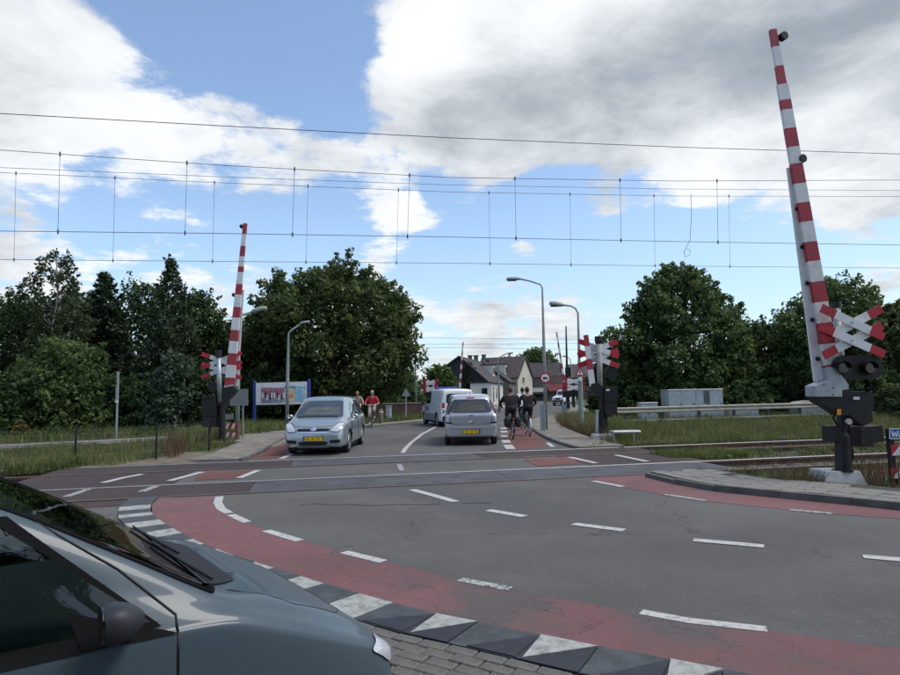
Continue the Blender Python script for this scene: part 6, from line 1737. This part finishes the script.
MB().box((-.4, 0, .28), (2.6, 1.40, .10), 0).build('floor', cabin, car.root)
for y in (-.38, .38):
    mb = MB(); mb.box((-.32, y, .50), (.52, .50, .18), 0, bev=.06); M_ = Matrix.Translation((-.60, y, .80)) @ Matrix.Rotation(R_(-14), 4, 'Y'); mb.box((0, 0, 0), (.16, .48, .66), bev=.05, M=M_); mb.box((-.70, y, 1.17), (.09, .26, .16), 0, bev=.03); mb.build('seat', mat('seat_cloth', (.05, .05, .055), rough=.9), car.root)
for k in range(1):
    ring = []; M_ = Matrix.Translation((.16, .38, .90)) @ Matrix.Rotation(R_(62), 4, 'Y')
    for a in range(25): ring.append(tuple(M_ @ Vector((.185 * math.cos(a * math.pi / 12), .185 * math.sin(a * math.pi / 12), 0))))
    mb = MB(); mb.tube(ring, .016, 6, cap=False); mb.disc(tuple(M_ @ Vector((0, 0, 0))), tuple((M_.to_3x3() @ Vector((0, 0, 1)))), .06, .05, 12); mb.bar(tuple(M_ @ Vector((0, -.18, 0))), tuple(M_ @ Vector((0, .18, 0))), .03, .03, .03, XA); mb.build('steering_wheel', black_plastic, car.root)
MB().box((-.5, 0, 1.36), (.9, .9, .02), 0).build('headlining', cabin, car.root)
MB().box((0, 0, .15), (3.3, 1.40, .10), 0).build('underbody', black_plastic, car.root)

# ------------------------------------------------------------------ bicycles and riders
bike_black = mat('bicycle_black', (.018, .018, .02), rough=.35, coat=.4)
def bicycle(label, loc, rz, frame_m=None, bags=None, fender_white=False, group='bicycles'):
    S = thing('bicycle', label, 'bicycle', (loc[0], loc[1], 0), rz, group)
    fm = frame_m or bike_black
    for x in (-.52, .58):
        mb = MB(); mb.tube([(.335 * math.cos(2 * math.pi * k / 28), 0, .335 * math.sin(2 * math.pi * k / 28)) for k in range(29)], .02, 6, cap=False)
        w = mb.build('wheel', tyre, S, smooth=True); w.location = (x, 0, .355)
        mb = MB(); mb.tube([(.31 * math.cos(2 * math.pi * k / 28), 0, .31 * math.sin(2 * math.pi * k / 28)) for k in range(29)], .010, 5, cap=False)
        for k in range(16):
            a = 2 * math.pi * k / 16; mb.tube([(0, .02 if k % 2 else -.02, 0), (.31 * math.cos(a), 0, .31 * math.sin(a))], .0018, 3, cap=False)
        mb.disc((0, 0, 0), YA, .025, .09, 8); mb.build('rim', chrome, w)
        mb = MB(); arc = [(x + .37 * math.cos(a), 0, .355 + .37 * math.sin(a)) for a in np.linspace(R_(20 if x > 0 else 35), R_(165 if x > 0 else 200), 14)]
        for p0, p1 in zip(arc[:-1], arc[1:]): mb.bar(p0, p1, .05, .05, .006, YA)
        mb.build('mudguard', sign_white if fender_white and x < 0 else fm, S)
    mb = MB()
    for a, b, r in (((-.05, 0, .30), (-.17, 0, .82), .016), ((-.05, 0, .30), (.40, 0, .80), .018), ((-.13, 0, .64), (.39, 0, .88), .014), ((.38, 0, .93), (.41, 0, .74), .02), ((.41, 0, .76), (.58, 0, .355), .014), ((-.05, .03, .30), (-.52, .05, .355), .010), ((-.05, -.03, .30), (-.52, -.05, .355), .010), ((-.16, .03, .76), (-.52, .05, .355), .008), ((-.16, -.03, .76), (-.52, -.05, .355), .008), ((-.17, 0, .80), (-.205, 0, .93), .013)): mb.tube([a, b], r, 7)
    mb.build('frame', fm, S, smooth=True)
    mb = MB(); vs = []
    mb.box((-.23, 0, .96), (.27, .17, .06), 0, bev=.028); mb.box((-.11, 0, .955), (.14, .07, .045), 0, bev=.02); mb.build('saddle', black_rubber, S)
    mb = MB(); mb.tube([(.37, 0, .93), (.35, 0, 1.10), (.38, .10, 1.13), (.34, .24, 1.12), (.20, .29, 1.10)], .012, 6); mb.tube([(.35, 0, 1.10), (.38, -.10, 1.13), (.34, -.24, 1.12), (.20, -.29, 1.10)], .012, 6); mb.build('handlebar', chrome, S, smooth=True)
    for sg in (-1, 1): MB().tube([(.18, sg * .29, 1.10), (.29, sg * .275, 1.112)], .017, 7).build('grip', black_rubber, S)
    mb = MB(); mb.disc((-.05, .04, .30), YA, .09, .012, 16); mb.tube([(-.05, -.06, .30), (.03, -.08, .15)], .011, 6); mb.tube([(-.05, .06, .30), (-.13, .08, .45)], .011, 6); mb.box((.03, -.12, .15), (.09, .09, .02)); mb.box((-.13, .12, .45), (.09, .09, .02)); mb.build('crank', chrome, S)
    mb = MB(); mb.box((-.52, 0, .745), (.40, .12, .015)); mb.tube([(-.6, .05, .74), (-.52, .06, .36)], .006, 5); mb.tube([(-.6, -.05, .74), (-.52, -.06, .36)], .006, 5); mb.build('carrier', black_paint, S)
    MB().box((-.73, 0, .70), (.03, .07, .05), 0, bev=.01).build('rear_reflector', lamp_red, S)
    MB().disc((.46, 0, .86), XA, .045, .05, 12).build('front_lamp', chrome, S)
    if bags:
        for sg in (-1, 1):
            mb = MB(); mb.box((-.54, sg * .175, .60), (.36, .24, .36), 0, bev=.07); mb.build('pannier', bags, S)
    return S
skin_m = mat('skin', (.30, .17, .12), rough=.6)
def ellipsoid(mb, c, r, n=12, k=8):
    vs = []
    for i in range(k + 1):
        t = math.pi * i / k
        for j in range(n):
            a = 2 * math.pi * j / n; vs.append((c[0] + r[0] * math.sin(t) * math.cos(a), c[1] + r[1] * math.sin(t) * math.sin(a), c[2] + r[2] * math.cos(t)))
    mb.add(vs, [(i * n + j, (i + 1) * n + j, (i + 1) * n + (j + 1) % n, i * n + (j + 1) % n) for i in range(k) for j in range(n)])
def rider(label, loc, rz, shirt, trousers, hair, shoes, sleeve='long', legs='long', group='cyclists', build=1.0, lean=0., skirt=False):
    S = thing('person', label, 'person', (loc[0], loc[1], 0), rz, group)
    b = build
    J = dict(pel=(-.21, 0, 1.04, .155 * b), wst=(-.20 + lean * .3, 0, 1.16, .145 * b), chs=(-.15 + lean * .7, 0, 1.38, .165 * b), nck=(-.10 + lean, 0, 1.54, .058), hd=(-.075 + lean * 1.05, 0, 1.62, .06))
    for sg, n in ((1, 'l'), (-1, 'r')):
        J['sh' + n] = (-.13 + lean * .85, sg * .185 * b, 1.455, .075 * b); J['el' + n] = (.02 + lean * .4, sg * .30 * b, 1.22, .052); J['wr' + n] = (.20, sg * .295, 1.13, .034); J['ha' + n] = (.245, sg * .285, 1.122, .036)
        J['hp' + n] = (-.17, sg * .10, 1.00, .105 * b)
    J['knl'] = (.24, .12, .84, .066); J['anl'] = (-.10, .12, .52, .042); J['tol'] = (.04, .13, .475, .036)
    J['knr'] = (.18, -.12, .62, .066); J['anr'] = (.02, -.12, .225, .042); J['tor'] = (.155, -.13, .175, .036)
    E = [('pel', 'wst', 0), ('wst', 'chs', 0), ('chs', 'nck', 3), ('nck', 'hd', 3)]
    for n in 'lr':
        E += [('chs', 'sh' + n, 0), ('sh' + n, 'el' + n, 0), ('el' + n, 'wr' + n, 0 if sleeve == 'long' else 3), ('wr' + n, 'ha' + n, 3), ('pel', 'hp' + n, 1), ('hp' + n, 'kn' + n, 1), ('kn' + n, 'an' + n, 1 if legs == 'long' else 3), ('an' + n, 'to' + n, 2)]
    names = list(J); idx = {k: i for i, k in enumerate(names)}
    me = bpy.data.meshes.new('body'); me.from_pydata([J[k][:3] for k in names], [(idx[a], idx[c]) for a, c, _ in E], [])
    o = bpy.data.objects.new('body', me); col.objects.link(o)
    o.modifiers.new('s', 'SKIN'); sv = me.skin_vertices[0].data
    for k in names: sv[idx[k]].radius = (J[k][3], J[k][3]); sv[idx[k]].use_root = (k == 'pel')
    sv[idx['chs']].radius = (.175 * b, .125 * b); sv[idx['wst']].radius = (.15 * b, .115 * b)
    md = o.modifiers.new('d', 'SUBSURF'); md.levels = md.render_levels = 2
    dg = bpy.context.evaluated_depsgraph_get(); m2 = bpy.data.meshes.new_from_object(o.evaluated_get(dg))
    VS = [tuple(v.co) for v in m2.vertices]; FS_ = [tuple(p.vertices) for p in m2.polygons]
    o.modifiers.clear(); bpy.data.objects.remove(o)
    mb = MB(); seg = [(np.array(J[a][:3]), np.array(J[c][:3]), m, .5 * (J[a][3] + J[c][3])) for a, c, m in E]
    A = np.array(VS)
    for f in FS_:
        c = A[list(f)].mean(0); best = (9, 0)
        for p, q_, m, r in seg:
            t = max(0., min(1., float((c - p) @ (q_ - p) / ((q_ - p) @ (q_ - p))))); d = float(np.linalg.norm(c - p - (q_ - p) * t)) - r * .8
            if d < best[0]: best = (d, m)
        mb.mi.append(best[1]); mb.f.append(f)
    mb.v = VS
    mb.m(3); hc = np.array(J['hd'][:3]) + np.array([.012, 0, .075])
    ellipsoid(mb, hc, (.098, .076, .118)); ellipsoid(mb, hc + np.array([.05, 0, -.055]), (.055, .058, .065))
    mb.bar(hc + np.array([.095, 0, .02]), hc + np.array([.118, 0, -.025]), .016, .032, .03, YA)
    for sg in (-1, 1):
        ellipsoid(mb, hc + np.array([-.005, sg * .078, -.005]), (.022, .012, .033), 8, 5)
        for k in range(4): mb.tube([(.235, sg * (.262 + .018 * k), 1.128), (.275, sg * (.262 + .018 * k), 1.125), (.283, sg * (.262 + .018 * k), 1.10), (.262, sg * (.262 + .018 * k), 1.088)], [.010, .010, .009, .008], 5)
        mb.tube([(.225, sg * .262, 1.115), (.235, sg * .245, 1.10), (.255, sg * .25, 1.088)], [.011, .010, .009], 5)
    body = mb.build('body', [shirt, trousers, shoes, skin_m], S, smooth=True)
    for sg in (-1, 1):
        m_ = MB(); ellipsoid(m_, hc + np.array([.088, sg * .03, .012]), (.012, .014, .009), 8, 5); m_.build('eye', black_paint, S)
    m_ = MB(); m_.bar(hc + np.array([.1, -.025, -.065]), hc + np.array([.1, .025, -.065]), .01, .01, .012, ZA); m_.build('mouth', mat('lips', (.30, .10, .09), rough=.6), S)
    if hair:
        m_ = MB(); ellipsoid(m_, hc + np.array([-.022, 0, .028]), (.098, .084, .112)); m_.build('hair', hair, S, smooth=True)
    # jacket hem and trouser seat
    m_ = MB(); m_.tube([(-.21, 0, .99), (-.21, 0, 1.08), (-.20, 0, 1.16)], [.165 * b, .168 * b, .14 * b], 14); m_.build('shirt_hem', shirt, S, smooth=True)
    return S
black_cloth = mat('black_cloth', (.012, .012, .015), rough=.9, var=.3, scale=9); navy = mat('dark_jeans', (.022, .026, .036), rough=.9, var=.3, scale=9); grey_jeans = mat('grey_jeans', (.05, .055, .06), rough=.9, var=.3, scale=9)
white_cloth = mat('white_cloth', (.72, .73, .78), rough=.85); red_cloth = mat('red_cloth', (.42, .015, .025), rough=.85, var=.15, scale=9); beige = mat('beige_cloth', (.40, .34, .28), rough=.9); pinkish = mat('pink_cloth', (.36, .25, .21), rough=.9); dark_shoe = mat('dark_shoe', (.02, .018, .016), rough=.7); white_shoe = mat('white_shoe', (.6, .6, .6), rough=.7)
hair_br = mat('brown_hair', (.05, .022, .014), rough=.7); hair_dk = mat('dark_hair', (.020, .014, .011), rough=.7); hair_gr = mat('grey_hair', (.45, .43, .40), rough=.8)
bag_cloth = mat('bag_cloth', (.020, .024, .026), rough=.85, var=.3, scale=9)
cyc = [((G(513.4, 440)[0], 22.55), 92, 'bicycle with bulging dark panniers under the long sleeved rider', 'rider in long sleeved black top with reddish brown hair, pedalling away', dict(shirt=black_cloth, trousers=grey_jeans, hair=hair_br, shoes=dark_shoe, build=1.25), dict(bags=bag_cloth)),
       ((G(529, 436.5)[0] + .03, 23.8), 91, 'bicycle with white rear mudguard under the short sleeved rider', 'rider in black short sleeved shirt with short dark hair, pedalling away', dict(shirt=black_cloth, trousers=navy, hair=hair_dk, shoes=dark_shoe, sleeve='short', build=1.12), dict(fender_white=True)),
       ((3.13, 27.6), 91, 'bicycle of the white shirted rider ahead of two others', 'rider in a white shirt ahead of the two black clad riders', dict(shirt=white_cloth, trousers=navy, hair=hair_dk, shoes=dark_shoe, build=1.2), {}),
       ((-3.93, 31.2), -86, 'bicycle under the red shirted rider, front wheel toward the crossing', 'grey haired rider in red shirt and beige shorts coming toward the crossing', dict(shirt=red_cloth, trousers=beige, hair=hair_gr, shoes=white_shoe, sleeve='short', legs='short', build=1.1), {}),
       ((-4.78, 32.0), -86, 'bicycle of the pale shirted rider behind the silver car', 'balding rider in pale pink shirt half hidden behind the silver car', dict(shirt=pinkish, trousers=beige, hair=None, shoes=white_shoe, sleeve='short', legs='short'), {})]
for (xy, rz, lb, lr, kw_, kb) in cyc:
    bicycle(lb, xy, R_(rz), **kb); rider(lr, xy, R_(rz), **kw_)

# trees behind the photographer, met only as reflections in the parked car
src = [o for o in bpy.data.objects if o.parent is None and o.get('label', '').startswith('tall bushy tree')][0]
for x, y, rz_, lb in ((5.2, -6.4, .7, 'bushy tree mirrored in the side window of the slate blue car'), (-1.5, -9, 2.1, 'bushy tree mirrored low in the door of the slate blue car'), (11.5, -8.5, 4.0, 'bushy tree mirrored along the bonnet of the slate blue car')):
    c = copy_tree(src); c.location = (x, y, -.03); c.rotation_euler = (0, 0, rz_); c.scale = (1.1, 1.1, 1.25); c['label'] = lb; c['group'] = 'trees behind the photographer'
